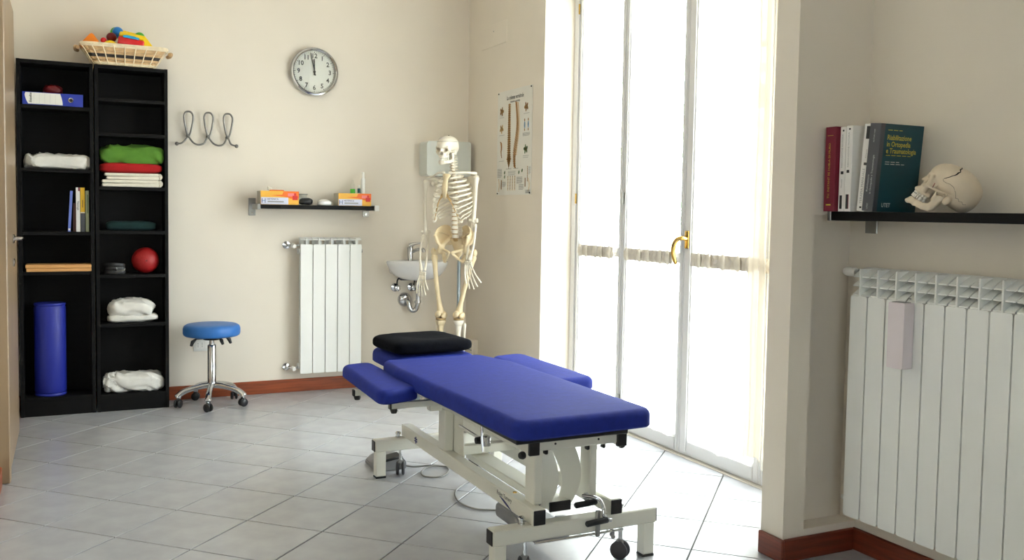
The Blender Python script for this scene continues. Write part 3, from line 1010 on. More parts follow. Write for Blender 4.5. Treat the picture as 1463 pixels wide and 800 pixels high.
def band(f0, f1, z0, z1, wave, ph, m):
    bm = B()
    a = ring_pts(f0, z0, wave=wave, ph=ph)
    c = ring_pts(f1, z1, wave=wave, ph=ph)
    n = len(a)
    cc = Vector(((BX0 + BX1) / 2, (BY0 + BY1) / 2, 0))
    def inn(p):
        d = (cc - p); d.z = 0
        return p + d.normalized() * 0.003
    for k in range(n):
        q = (k + 1) % n
        A, Bq, Cq, D = a[k], a[q], c[q], c[k]
        vv = [bm.verts.new(p) for p in (A, Bq, Cq, D, inn(A), inn(Bq), inn(Cq), inn(D))]
        bm.faces.new((vv[0], vv[1], vv[2], vv[3])); bm.faces.new((vv[7], vv[6], vv[5], vv[4]))
        bm.faces.new((vv[3], vv[2], vv[6], vv[7])); bm.faces.new((vv[1], vv[0], vv[4], vv[5]))
    obj('weave_band', bm, M[m], t)
for f0, f1, ph in ((0.12, 0.25, 0), (0.27, 0.40, PI), (0.56, 0.70, 0), (0.72, 0.90, PI)):
    band(f0, f1, BZ + BH * f0, BZ + BH * f1, 0.002, ph, 'wicker')
band(0.40, 0.56, BZ + BH * 0.40, BZ + BH * 0.56, 0.002, PI / 2, 'dark_weave')
bm = B()
for f, r in ((0.03, 0.005), (0.09, 0.005)):
    p = ring_pts(f, BZ + BH * f + 0.004)
    tube(bm, p + [p[0], p[1]], r, 6)
obj('base_braid', bm, M['wicker_light'], t, smooth=True)
bm = B()
for f, r, dz in ((0.95, 0.006, 0), (1.02, 0.006, 0.0), (1.0, 0.005, 0.008)):
    p = ring_pts(f, BZ + BH * f + dz)
    tube(bm, p + [p[0], p[1]], r, 6)
obj('rim_braid', bm, M['wicker_light'], t, smooth=True)
p0, p1 = ring_pts(0.0, BZ + 0.004), ring_pts(1.0, BZ + BH)
a56 = list(range(56))
def at_s(pl, s):
    L = [0]
    for k in range(len(pl)):
        L.append(L[-1] + (pl[(k + 1) % len(pl)] - pl[k]).length)
    d = (s % 1) * L[-1]
    for k in range(len(pl)):
        if L[k + 1] >= d:
            return pl[k].lerp(pl[(k + 1) % len(pl)], (d - L[k]) / (L[k + 1] - L[k] + 1e-9))
for k in range(22):
    s = (k + 0.5) / 22
    q0, q1 = at_s(p0, s), at_s(p1, s)
    o_ = Vector((q1.x - (BX0 + BX1) / 2, q1.y - (BY0 + BY1) / 2, 0)).normalized() * 0.004
    bm = B(); tube(bm, [q0 + o_, q0.lerp(q1, 0.3) + o_ * 1.3, q0.lerp(q1, 0.62) + o_ * 0.5, q1 + o_ * 1.2], 0.0034, 6); obj('stake', bm, M['wicker_light'], t, smooth=True)
bm = B(); box(bm, BX0 + 0.005, BX1 - 0.005, BY0 + 0.005, BY1 - 0.005, BZ + 0.001, BZ + 0.006); obj('base_board', bm, M['wicker'], t)
for sx, xe in ((-1, BX0 - 0.075), (1, BX1 + 0.075)):
    bm = B(); tube(bm, [(xe + sx * 0.012, 5.90, BZ + 0.093), (xe + sx * 0.022, 5.92, BZ + 0.096), (xe + sx * 0.022, 6.0, BZ + 0.096), (xe + sx * 0.012, 6.02, BZ + 0.093)], [0.010, 0.013, 0.013, 0.010], 18); obj('handle', bm, M['wicker'], t, smooth=True)
# toys
TY = 5.93
t = thing('toy_wedge', 'orange triangular toy block at the left end of the basket', 'toy', (0.13, TY, 2.05), group='toys in the wicker basket')
bm = B(); prism(bm, [(0.068, 2.13), (0.09, 2.11), (0.185, 2.125), (0.183, 2.14), (0.138, 2.20), (0.128, 2.2)], TY - 0.05, TY + 0.05, 'xz')
bmesh.ops.bevel(bm, geom=bm.edges[:], offset=0.004, segments=2, affect='EDGES'); obj('block_body', bm, M['orange'], t, smooth=True)
bm = B(); prism(bm, [(0.092, 2.145), (0.176, 2.148), (0.134, 2.188)], TY - 0.0515, TY - 0.05, 'xz'); obj('side_face', bm, M['orange'], t)
def toy_ball(c, r, m, label):
    bm = B(); ball(bm, c, r, 20)
    tag(obj('toy_ball', bm, M[m], smooth=True, origin=(c[0], c[1], c[2] - r)), label, 'toy', 'toys in the wicker basket')
toy_ball((0.197, TY - 0.02, 2.168), 0.017, 'toy_red', 'small red toy ball right of the orange block')
toy_ball((0.24, TY + 0.0, 2.192), 0.028, 'dark_red', 'dark red toy ball below the blue rattle head')
bm = B(); ball(bm, (0.232, TY - 0.045, 2.14), 0.032, 18, (1.15, 0.7, 0.85)); tag(obj('toy_banana', bm, M['toy_yellow'], smooth=True, origin=(0.232, TY - 0.045, 2.113)), 'rounded pale yellow toy at the basket rim left of the car', 'toy', 'toys in the wicker basket')
t = thing('toy_rattle', 'toy rattle with blue and green ball ends and yellow bar, on top of pile', 'toy', (0.33, TY + 0.04, 2.19), group='toys in the wicker basket')
bm = B(); ball(bm, (0.276, TY + 0.04, 2.232), 0.031, 20); obj('blue_end', bm, M['toy_blue'], t, smooth=True)
bm = B(); ball(bm, (0.268, TY + 0.052, 2.23), 0.033, 20, (1, 0.7, 1)); obj('green_cap', bm, M['toy_green'], t, smooth=True)
bm = B(); ball(bm, (0.395, TY + 0.04, 2.213), 0.03, 20); obj('green_end', bm, M['toy_green'], t, smooth=True)
bm = B(); tube(bm, [(0.29, TY + 0.04, 2.236), (0.33, TY + 0.04, 2.234), (0.385, TY + 0.04, 2.222)], [0.012, 0.008, 0.01], 10); obj('bar', bm, M['toy_yellow'], t, smooth=True)
bm = B(); box(bm, 0.322, 0.35, TY + 0.02, TY + 0.05, 2.19, 2.224, bev=0.004, rot=(0.1, 'Y', (0.33, TY, 2.2))); tag(obj('toy_brick', bm, M['paper'], origin=(0.336, TY + 0.035, 2.19)), 'small white toy brick behind the toy car roof', 'toy', 'toys in the wicker basket')
t = thing('toy_car', 'red and yellow toy car with a blue panel in the basket', 'toy', (0.365, TY - 0.03, 2.14), group='toys in the wicker basket')
tilt = (0.13, 'Y', (0.365, TY, 2.17))
bm = B(); box(bm, 0.272, 0.415, TY - 0.075, TY, 2.137, 2.182, bev=0.009, seg=3, rot=tilt); obj('body', bm, M['toy_red'], t, smooth=True)
bm = B(); box(bm, 0.276, 0.42, TY - 0.07, TY, 2.183, 2.212, bev=0.009, seg=3, rot=tilt); obj('roof', bm, M['toy_yellow'], t, smooth=True)
bm = B(); prism(bm, rounded_poly([(0.416, 2.12), (0.468, 2.118), (0.462, 2.145), (0.425, 2.195), (0.405, 2.19)], 0.006), TY - 0.07, TY, 'xz'); obj('bonnet', bm, M['toy_yellow'], t, smooth=True)
bm = B(); prism(bm, rounded_poly([(0.297, 2.187), (0.385, 2.177), (0.387, 2.187), (0.36, 2.195), (0.32, 2.2), (0.30, 2.198)], 0.004), TY - 0.081, TY - 0.074, 'xz'); obj('side_panel', bm, M['toy_cyan'], t, smooth=True)
toy_ball((0.452, TY - 0.035, 2.126), 0.012, 'toy_green', 'tiny green toy ball at the right end below the car')
toy_ball((0.470, TY - 0.01, 2.132), 0.011, 'toy_red', 'tiny red toy ball at the right end of the basket')

# ------------------------------------------------------------------ clock
CX, CZ, CR = 1.463, 2.106, 0.157
t = thing('wall_clock', 'round chrome wall clock with black numerals on the back wall', 'clock', (CX, VB, CZ))
bm = B(); lathe(bm, [(CR - 0.01, 0), (CR, 0.006), (CR, 0.03), (CR - 0.004, 0.042), (CR - 0.013, 0.046), (CR - 0.02, 0.04), (CR - 0.022, 0.022), (CR - 0.022, 0.0)], (CX, VB, CZ), (0, -1, 0), 64); obj('rim', bm, M['chrome'], t, smooth=True)
bm = B(); lathe(bm, [(0, 0.012), (CR - 0.021, 0.012), (CR - 0.021, 0.02), (0, 0.02)], (CX, VB, CZ), (0, -1, 0), 48); face = obj('dial', bm, M['paper'], t)
yd = VB - 0.0212
for h in range(1, 13):
    a = 2 * PI * h / 12
    obj('numeral', text_bm(str(h), 0.042, frame_m((CX + 0.103 * math.sin(a), yd, CZ + 0.103 * math.cos(a)), (1, 0, 0), (0, 0, 1)), bold=0.022, wx=0.95), M['ink'], face)
bm = B()
for k in range(60):
    a = 2 * PI * k / 60
    r0 = 0.122 if k % 5 == 0 else 0.127
    w = 0.0018 if k % 5 == 0 else 0.0008
    c, s = math.cos(a), math.sin(a)
    pts = [(CX + s * r0 - c * w, CZ + c * r0 + s * w), (CX + s * 0.131 - c * w, CZ + c * 0.131 + s * w), (CX + s * 0.131 + c * w, CZ + c * 0.131 - s * w), (CX + s * r0 + c * w, CZ + c * r0 - s * w)]
    prism(bm, pts, yd, yd + 0.0005, 'xz')
obj('minute_marks', bm, M['ink'], face)['kind'] = 'stuff'
def hand(a, l, back, w, y, nm):
    c, s = math.cos(a), math.sin(a)
    P = lambda r, q: (CX + s * r + c * q, CZ + c * r - s * q)
    bm = B(); prism(bm, [P(-back, -w), P(l, -w * 0.7), P(l, w * 0.7), P(-back, w)], y - 0.002, y, 'xz'); obj(nm, bm, M['ink'], t)
hand(math.radians(-1), 0.083, 0.022, 0.0045, VB - 0.024, 'hour_hand')
hand(math.radians(-12), 0.122, 0.025, 0.0035, VB - 0.028, 'minute_hand')
bm = B(); lathe(bm, [(0, 0), (0.008, 0), (0.008, 0.006), (0, 0.006)], (CX, VB - 0.024, CZ), (0, -1, 0), 12); obj('hub', bm, M['ink'], t)
bm = B(); lathe(bm, [(0, 0), (CR - 0.02, 0), (CR - 0.02, 0.0015), (0, 0.0015)], (CX, VB - 0.034, CZ), (0, -1, 0), 48); obj('cover_glass', bm, M['clear'], t)

# ------------------------------------------------------------------ wire coat hooks
t = thing('coat_hook_rack', 'grey wire coat rack of three loops on the back wall', 'coat rack', (0.79, VB, 1.65))
yw = VB - 0.03
pts = [(0.610, yw, 1.600), (0.64, yw, 1.606), (0.668, yw, 1.635)]
xs = (0.678, 0.797, 0.914)
for k, x in enumerate(xs):
    pts += [(x + 0.012, yw, 1.67), (x + 0.028, yw - 0.005, 1.76), (x + 0.018, yw - 0.006, 1.793), (x, yw - 0.006, 1.80), (x - 0.018, yw - 0.006, 1.793), (x - 0.026, yw - 0.005, 1.76), (x - 0.010, yw, 1.67), (x + 0.006, yw - 0.004, 1.638)]
    if k < 2:
        pts += [(x + 0.03, yw - 0.008, 1.608), (x + 0.06, yw - 0.008, 1.598), (x + 0.09, yw - 0.006, 1.608), (x + 0.108, yw, 1.638)]
pts += [(0.935, yw, 1.61), (0.967, yw, 1.600)]
bm = B(); tube(bm, smooth_pts(pts, 5), 0.0055, 8); obj('wire', bm, M['wire'], t, smooth=True)
for x in (0.610, 0.967):
    bm = B(); ball(bm, (x, yw, 1.600), 0.012, 12); obj('end_knob', bm, M['wire'], t, smooth=True)
for x in xs:
    bm = B(); lathe(bm, [(0, 0), (0.012, 0), (0.012, 0.024), (0.009, 0.034), (0, 0.036)], (x, VB, 1.652), (0, -1, 0), 12); obj('mounting_boss', bm, M['wire'], t, smooth=True)

# ------------------------------------------------------------------ small wall shelf and what stands on it
t = thing('wall_shelf', 'small black wall shelf with steel brackets above the back radiator', 'shelf', (1.45, VB, 1.22))
SF, ST = 5.885, 1.2345
bm = B(); box(bm, 1.088, 1.822, SF, VB - 0.004, 1.208, ST, bev=0.0015); obj('board', bm, M['black_wood'], t)
for nm, xa, xb, xp0, xp1 in (('left', 1.066, 1.087, 1.045, 1.09), ('right', 1.823, 1.852, 1.80, 1.845)):
    bm = B(); box(bm, xa, xb, SF - 0.002, VB - 0.004, 1.203, 1.239, bev=0.002)
    box(bm, xp0, xp1, VB - 0.005, VB, 1.163, 1.275 if nm == 'left' else 1.204, bev=0.002)
    br = obj('bracket', bm, M['steel'], t)
    bm = B(); lathe(bm, [(0, 0), (0.006, 0), (0.006, 0.003), (0, 0.003)], ((xp0 + xp1) / 2, VB - 0.005, 1.18), (0, -1, 0), 10); obj('screw', bm, M['chrome'], br)
    if nm == 'right':
        bm = B(); box(bm, xa - 0.001, xb + 0.001, SF - 0.012, SF - 0.001, 1.202, 1.240, bev=0.003); obj('end_cap', bm, M['white'], br)

def carton(x0, x1, h, y0, d, rz, label):
    t = thing('glove_box', label, 'box', ((x0 + x1) / 2, y0 + d / 2, ST), group='cartons on the small shelf')
    piv = Vector((x0, y0, ST))
    def put(nm, bm, m, par=t):
        bmesh.ops.rotate(bm, verts=bm.verts[:], cent=piv, matrix=Matrix.Rotation(rz, 3, 'Z'))
        return obj(nm, bm, m, par)
    w = x1 - x0
    bm = B(); box(bm, x0, x1, y0, y0 + d, ST + 0.0005, ST + h, bev=0.001); c = put('carton', bm, M['box_side'])
    e = 0.0009
    def fr(nm, a0, a1, b0, b1, m, lay=1):
        bm = B(); box(bm, x0 + w * a0, x0 + w * a1, y0 - e * lay, y0 - e * (lay - 1), ST + h * b0 + 0.0006, ST + h * b1); return put(nm, bm, M[m], c)
    fr('front_print', 0, 1, 0, 1, 'box_yellow')
    bm = B(); prism(bm, [(x0 + w * 0.25, ST + h * 0.68), (x0 + w * 0.56, ST + h * 0.74), (x0 + w * 0.60, ST + h * 0.995), (x0 + w, ST + h * 0.995), (x0 + w, ST + h * 0.5), (x0 + w * 0.8, ST + h * 0.45), (x0 + w * 0.6, ST + h * 0.6)], y0 - 2 * e, y0 - e, 'xz'); put('orange_print', bm, M['box_orange'], c)
    fr('white_label', 0.01, 0.72, 0.02, 0.53, 'label_blue', 3)
    fr('label_line', 0.18, 0.6, 0.16, 0.27, 'ink_grey', 4)
    fr('logo_bar', 0.03, 0.045, 0.12, 0.45, 'navy', 4); fr('logo_bar', 0.11, 0.125, 0.12, 0.45, 'navy', 4); fr('logo_bar', 0.045, 0.11, 0.26, 0.31, 'print_blue', 4)
    bm = text_bm('HISTENICA', h * 0.17, frame_m((x0 + w * 0.16, y0 - 3.6 * e, ST + h * 0.40), (1, 0, 0), (0, 0, 1)), align='LEFT', bold=0.01); put('lettering', bm, M['ink'], c)
    fr('pink_badge', 0.71, 0.87, 0.62, 0.85, 'box_pink', 3); fr('red_badge', 0.83, 0.97, 0.35, 0.68, 'box_red', 4); fr('red_badge', 0.87, 0.93, 0.68, 0.86, 'box_red', 4)
    return t
carton(1.088, 1.327, 0.086, 5.895, 0.12, 0.0, 'orange and yellow glove carton at the left end of the small shelf')
carton(1.585, 1.805, 0.082, 5.90, 0.12, 0.0, 'orange and yellow glove carton under the bottles at the shelf right end')
t = thing('toy_bird', 'small cream bird figure with an orange stick on the left carton', 'figure', (1.17, 5.94, ST + 0.086))
zz = ST + 0.086
bm = B(); tube(bm, [(1.15, 5.93, zz + 0.004), (1.24, 5.93, zz + 0.004)], 0.004, 6); obj('stick', bm, M['box_orange'], t, smooth=True)
bm = B(); ball(bm, (1.155, 5.94, zz + 0.012), 0.011, 12, (1.4, 1, 1)); ball(bm, (1.145, 5.94, zz + 0.023), 0.007, 10); obj('body', bm, M['cloth_cream'], t, smooth=True)
bm = B(); lathe(bm, [(0.0, 0), (0.003, 0), (0.001, 0.02), (0, 0.02)], (1.185, 5.94, zz + 0.006), (0.2, 0, 1), 8); obj('tail', bm, M['cloth_cream'], t)
t = thing('black_cushion_roll', 'rounded black pad between the carton and the white dish', 'pad', (1.38, 5.95, ST))
bm = B(); cushion(bm, (1.383, 5.945, ST + 0.0235), (0.088, 0.09, 0.046), n=(28, 14), wr=0.003, ws=20, seed=4, e1=0.8, e2=0.9); obj('pad_body', bm, M['black'], t, smooth=True)
bm = B(); tube(bm, [Vector((1.383 + 0.043 * math.cos(a), 5.945 + 0.044 * math.sin(a), ST + 0.022)) for a in [2 * PI * k / 24 for k in range(25)]], 0.002, 6); obj('seam', bm, M['rubber'], t, smooth=True)
t = thing('clear_cup', 'clear plastic cup behind the black pad', 'cup', (1.375, 6.03, ST))
bm = B(); lathe(bm, [(0.0, 0.0), (0.025, 0.0), (0.035, 0.07), (0.033, 0.07), (0.023, 0.003), (0, 0.003)], (1.378, 6.03, ST), seg=24); obj('cup_wall', bm, M['clear'], t, smooth=True)
bm = B(); lathe(bm, [(0.031, 0), (0.037, 0), (0.038, 0.003), (0.037, 0.005), (0.031, 0.005)], (1.378, 6.03, ST + 0.068), seg=24); obj('cup_rim', bm, M['steel'], t, smooth=True)
t = thing('white_dish', 'low white dish left of the right carton', 'dish', (1.505, 5.95, ST))
bm = B(); lathe(bm, [(0, 0.0), (0.04, 0), (0.046, 0.006), (0.046, 0.026), (0.042, 0.026), (0.042, 0.008), (0, 0.008)], (1.505, 5.95, ST), seg=28); obj('dish_body', bm, M['ceramic'], t, smooth=True)
bm = B(); cushion(bm, (1.505, 5.95, ST + 0.024), (0.078, 0.078, 0.028), n=(20, 10), wr=0.004, ws=30, seed=8, e1=0.9, e2=1.0); obj('gauze', bm, M['cloth_white'], t, smooth=True)
zt = ST + 0.082
def bottle(x, y, prof, capprof, m, cm, name, label, liquid=None):
    t = thing(name, label, 'bottle', (x, y, zt), group='bottles on the right carton')
    bm = B(); lathe(bm, prof, (x, y, zt + 0.0005), seg=20); obj('bottle_body', bm, M[m], t, smooth=True)
    bm = B(); lathe(bm, capprof, (x, y, zt + 0.0005), seg=16); obj('cap', bm, M[cm], t, smooth=True)
    if liquid:
        bm = B(); lathe(bm, liquid[0], (x, y, zt + 0.0005), seg=20); obj('label_band', bm, M[liquid[1]], t, smooth=True)
bottle(1.767, 5.96, [(0, 0), (0.014, 0), (0.0145, 0.002), (0.0145, 0.092), (0.011, 0.1), (0.008, 0.102), (0, 0.102)], [(0.0, 0.1), (0.009, 0.1), (0.009, 0.14), (0.006, 0.143), (0, 0.143)], 'white', 'paper', 'spray_bottle', 'tall slim white bottle on the right carton')
bottle(1.741, 5.965, [(0, 0), (0.009, 0), (0.0095, 0.002), (0.0095, 0.036), (0.006, 0.042), (0, 0.042)], [(0, 0.042), (0.006, 0.042), (0.006, 0.055), (0, 0.056)], 'clear', 'paper', 'small_bottle', 'tiny bottle with a green label left of the white bottle', ([(0.0098, 0.004), (0.0101, 0.004), (0.0101, 0.034), (0.0098, 0.034)], 'teal'))
bottle(1.70, 5.97, [(0, 0), (0.015, 0), (0.016, 0.003), (0.016, 0.055), (0.009, 0.07), (0, 0.07)], [(0, 0.07), (0.008, 0.07), (0.007, 0.09), (0, 0.092)], 'clear', 'clear', 'clear_bottle', 'clear bottle with a green wedge on the right carton', ([(0.0162, 0.002), (0.0166, 0.002), (0.0166, 0.03), (0.0162, 0.03)], 'toy_green'))

# ------------------------------------------------------------------ radiators
def radiator(name, label, n, x0, w, zlo, zpan, ztop, base, to_room, depth):
    """to_room maps (along, out, up) to the room; out is measured from the wall."""
    t = thing(name, label, 'radiator', base)
    def put(nm, fn, m='radiator', par=None):
        b = B(); fn(b)
        b.transform(to_room)
        return obj(nm, b, M[m], par or t, smooth=True)
    f = depth
    for k in range(n):
        a0, a1 = x0 + w * k + 0.0028, x0 + w * (k + 1) - 0.0028
        def pan(b):
            prism(b, rounded_poly([(a0, zlo), (a1, zlo), (a1, zpan), (a0, zpan)], 0.008, 3), f - 0.012, f, 'xz')
            bmesh.ops.bevel(b, geom=[e for e in b.edges if abs(e.calc_face_angle(0)) > 1.2], offset=0.0015, segments=1, affect='EDGES')
        s = put('section', pan)
        s['label'] = 'flat front panel of one radiator section' if k == 0 else ''
        if k:
            del s['label']
        def fins(b):
            am = (a0 + a1) / 2
            hh = ztop - zpan
            box(b, am - 0.003, am + 0.003, 0.03, f - 0.002, zpan - 0.04, ztop - 0.004)
            for q, (zb, sw) in enumerate(((ztop - 0.003, hh * 0.30), (ztop - hh * 0.36, hh * 0.30), (ztop - hh * 0.68, hh * 0.30))):
                if q and n < 6:
                    continue
                pts = []
                for i in range(5):
                    s_ = i / 4
                    pts.append((f * 0.45 + (f * 0.93 - f * 0.45) * s_, zb - sw * s_ ** 1.6))
                vs_ = []
                up_, dn = [], []
                for o_, z_ in pts:
                    up_.append((b.verts.new((a0, o_, z_ + 0.002)), b.verts.new((a1, o_, z_ + 0.002))))
                    dn.append((b.verts.new((a0, o_, z_ - 0.002)), b.verts.new((a1, o_, z_ - 0.002))))
                for i in range(4):
                    b.faces.new((up_[i][0], up_[i][1], up_[i + 1][1], up_[i + 1][0]))
                    b.faces.new((dn[i][0], dn[i + 1][0], dn[i + 1][1], dn[i][1]))
                    b.faces.new((up_[i][0], up_[i + 1][0], dn[i + 1][0], dn[i][0]))
                    b.faces.new((up_[i][1], dn[i][1], dn[i + 1][1], up_[i + 1][1]))
                b.faces.new((up_[0][0], dn[0][0], dn[0][1], up_[0][1])); b.faces.new((up_[4][0], up_[4][1], dn[4][1], dn[4][0]))
            box(b, a0 + 0.006, a1 - 0.006, 0.026, 0.034, zlo + 0.02, ztop - 0.004)
        put('top_fins', fins, par=s)
    for z in (zlo + 0.045, zpan - 0.045):
        put('header_pipe', lambda b: tube(b, [(x0 - 0.006, 0.045, z), (x0 + w * n + 0.006, 0.045, z)], 0.02, 12))
    for z in (zlo + 0.045, zpan - 0.045):
        put('end_plug', lambda b: lathe(b, [(0, 0), (0.013, 0), (0.013, 0.01), (0.008, 0.012), (0, 0.012)], (x0 + w * n + 0.006, 0.045, z), (1, 0, 0), 12), 'steel')
    for s_ in (0.2, 0.8):
        put('wall_bracket', lambda b: box(b, x0 + w * n * s_ - 0.008, x0 + w * n * s_ + 0.008, 0.001, 0.03, zpan - 0.12, zpan - 0.1))
    return t, put

T1 = frame_m((0, VB, 0), (1, 0, 0), (0, -1, 0))
T1 = Matrix(((1, 0, 0, 0), (0, -1, 0, VB), (0, 0, 1, 0), (0, 0, 0, 1)))
rad, put = radiator('wall_radiator', 'narrow white five-section radiator on the back wall under the shelf', 5, 1.357, 0.0825, 0.132, 0.980, 1.026, (1.565, VB, 0.13), T1, 0.10)
for z in (0.972, 0.168):
    v = put('valve', lambda b: (lathe(b, [(0, 0), (0.026, 0), (0.024, 0.006), (0.01, 0.009), (0.009, 0.05)], (1.287, 0, z), (0, 1, 0), 16), tube(b, [(1.287, 0.05, z), (1.30, 0.05, z), (1.36, 0.047, z)], 0.008, 10)), 'chrome')
    put('valve_knob', lambda b: lathe(b, [(0, 0), (0.014, 0), (0.015, 0.012), (0.012, 0.03), (0, 0.032)], (1.318, 0.055, z - 0.002), (0.2, 1, -0.1), 14), 'white', v)

T2 = Matrix(((0, -1, 0, 2.59), (-1, 0, 0, 0), (0, 0, 1, 0), (0, 0, 0, 1)))   # along = -v, out = towards the room
rad2, put2 = radiator('niche_radiator', 'large white radiator under the book shelf in the right niche', 13, -2.372, 0.0772, 0.168, 0.944, 1.042, (2.5, 1.9, 0.168), T2, 0.135)
v = put2('valve', lambda b: tube(b, [(-2.366, 0.07, 1.022), (-2.39, 0.07, 1.022), (-2.40, 0.07, 1.022)], [0.008, 0.008, 0.012], 10), 'steel')
put2('valve_knob', lambda b: lathe(b, [(0, 0), (0.013, 0), (0.016, 0.006), (0.017, 0.04), (0.013, 0.052), (0, 0.053)], (-2.395, 0.085, 1.022), (-1, 0, 0), 18), 'white', v)
v = put2('valve', lambda b: tube(b, [(-2.366, 0.08, 0.213), (-2.40, 0.08, 0.213)], 0.008, 10), 'steel')
put2('valve_cap', lambda b: lathe(b, [(0, 0), (0.01, 0), (0.013, 0.008), (0.008, 0.022), (0, 0.024)], (-2.395, 0.09, 0.213), (-1, 0, 0), 14), 'white', v)

t = thing('humidifier', 'white ceramic humidifier hanging on the niche radiator', 'humidifier', (2.43, 2.13, 0.73))
bm = B(); prism(bm, rounded_poly([(2.098, 0.728), (2.162, 0.728), (2.162, 0.942), (2.098, 0.942)], 0.006), 2.408, 2.452, 'yz')
bmesh.ops.bevel(bm, geom=[e for e in bm.edges if e.calc_face_angle(0) > 1.2], offset=0.003, segments=2, affect='EDGES'); obj('vessel', bm, M['humid'], t, smooth=True)
bm = B(); box(bm, 2.414, 2.446, 2.106, 2.154, 0.940, 0.9435); obj('slot', bm, M['grey'], t)
bm = B(); tube(bm, [(2.446, 2.13, 0.94), (2.462, 2.13, 0.955), (2.48, 2.13, 0.95)], 0.002, 6); obj('hook', bm, M['steel'], t)

# ------------------------------------------------------------------ socket, vent cover, wall box
t = thing('wall_socket', 'white wall socket behind the blue stool', 'socket', (0.758, VB, 0.34))
bm = B(); box(bm, 0.705, 0.812, VB - 0.008, VB, 0.30, 0.38, bev=0.004, seg=2); obj('plate', bm, M['white'], t, smooth=True)
for x in (0.733, 0.758, 0.783):
    bm = B(); box(bm, x - 0.011, x + 0.011, VB - 0.0095, VB - 0.008, 0.317, 0.363, bev=0.001); md = obj('module', bm, M['paper'], t)
    if x < 0.77:
        bm = B()
        for q in (-0.011, 0, 0.011):
            lathe(bm, [(0, 0), (0.0022, 0), (0.0022, 0.001), (0, 0.001)], (x, VB - 0.0095, 0.34 + q), (0, -1, 0), 8)
        obj('socket_hole', bm, M['ink'], md)
t = thing('junction_cover', 'square paint-covered junction plate high on the poster wall', 'cover plate', (UR, 5.65, 2.39))
bm = B(); box(bm, UR - 0.004, UR, 5.46, 5.86, 2.31, 2.455, bev=0.002); obj('plate', bm, M['wall'], t)
bm = B(); lathe(bm, [(0, 0), (0.004, 0), (0.003, 0.002), (0, 0.002)], (UR - 0.004, 5.66, 2.41), (-1, 0, 0), 8); obj('screw', bm, M['grey'], t)
t = thing('wall_box', 'pale plastic wall box low in the corner behind the pillow', 'wall box', (UR, 5.94, 0.17))
bm = B(); box(bm, UR - 0.04, UR, 5.85, 6.02, 0.17, 0.315, bev=0.005, seg=2); obj('case', bm, M['wall'], t, smooth=True)
for q in (0.21, 0.24, 0.27):
    bm = B(); box(bm, UR - 0.0415, UR - 0.04, 5.875, 5.995, q, q + 0.006); obj('slot', bm, M['grey'], t)

# ------------------------------------------------------------------ towel dispenser and wash basin
t = thing('towel_dispenser', 'pale grey towel dispenser on the wall behind the skeleton head', 'dispenser', (2.37, VB, 1.45))
bm = B(); prism(bm, rounded_poly([(2.205, 1.45), (2.53, 1.45), (2.53, 1.692), (2.205, 1.686)], 0.022), 5.93, VB, 'xz')
bmesh.ops.bevel(bm, geom=[e for e in bm.edges if e.calc_face_angle(0) > 1.2], offset=0.008, segments=2, affect='EDGES'); obj('housing', bm, M['dispenser'], t, smooth=True)
bm = B(); box(bm, 2.25, 2.49, 5.945, 6.03, 1.447, 1.4505); obj('outlet_slot', bm, M['grey'], t)
bm = B(); lathe(bm, [(0, 0), (0.009, 0), (0.009, 0.003), (0, 0.003)], (2.37, 5.93, 1.67), (0, -1, 0), 12); obj('lock', bm, M['steel'], t)

SX, SZ = 2.145, 0.868
t = thing('wash_basin', 'small white wash basin behind the skeleton', 'basin', (SX, VB, 0.5))
bm = B()
prof = [(1.0, 0.0, 0), (1.02, -0.012, 0), (0.99, -0.03, 0), (0.90, -0.065, 0.01), (0.74, -0.1, 0.025), (0.5, -0.122, 0.04), (0.25, -0.13, 0.05)]
inn = [(0.92, -0.004, 0), (0.86, -0.03, 0.005), (0.7, -0.07, 0.02), (0.4, -0.095, 0.035), (0.1, -0.1, 0.05)]
def bowl_ring(s, dz, back, n=40):
    out = []
    for k in range(n):
        a = 2 * PI * k / n
        x = SX + 0.205 * s * math.cos(a)
        yy = math.sin(a)
        y = VB - 0.15 + (0.148 if yy > 0 else 0.20 * s) * (abs(yy) ** (0.6 if yy > 0 else 1)) * (1 if yy > 0 else -1)
        out.append(bm.verts.new((x, min(y, VB - 0.001), SZ + dz)))
    return out
rings = [bowl_ring(s, dz, b) for s, dz, b in prof]
ri = [bowl_ring(s, dz, b) for s, dz, b in inn]
for v in [v for rg in ri for v in rg]:
    v.co.y = min(v.co.y, VB - 0.085)
allr = rings[::-1] + ri
for a, b in zip(allr, allr[1:]):
    for k in range(40):
        bm.faces.new((a[k], a[(k + 1) % 40], b[(k + 1) % 40], b[k]))
bm.faces.new(allr[0]); bm.faces.new(allr[-1])
obj('bowl', bm, M['ceramic'], t, smooth=True)
bm = B(); box(bm, SX - 0.16, SX + 0.16, VB - 0.12, VB - 0.002, 0.775, 0.85, bev=0.02, seg=3); obj('back_block', bm, M['ceramic'], t, smooth=True)
fx = 2.125; fy = VB - 0.055
bm = B(); lathe(bm, [(0, 0), (0.026, 0), (0.024, 0.006), (0.02, 0.012), (0.02, 0.07), (0.022, 0.09), (0, 0.1)], (fx, fy, SZ - 0.002), seg=18); fau = obj('faucet', bm, M['chrome'], t, smooth=True)
bm = B(); tube(bm, smooth_pts([(fx, fy, SZ + 0.055), (fx + 0.035, fy - 0.05, SZ + 0.075), (fx + 0.06, fy - 0.09, SZ + 0.078), (fx + 0.064, fy - 0.095, SZ + 0.06)], 5), 0.012, 10); obj('spout', bm, M['chrome'], fau, smooth=True)
bm = B(); tube(bm, [(fx, fy, SZ + 0.1), (fx + 0.02, fy - 0.02, SZ + 0.115), (fx + 0.07, fy - 0.06, SZ + 0.125)], [0.02, 0.012, 0.005], 10); obj('lever', bm, M['chrome'], fau, smooth=True)
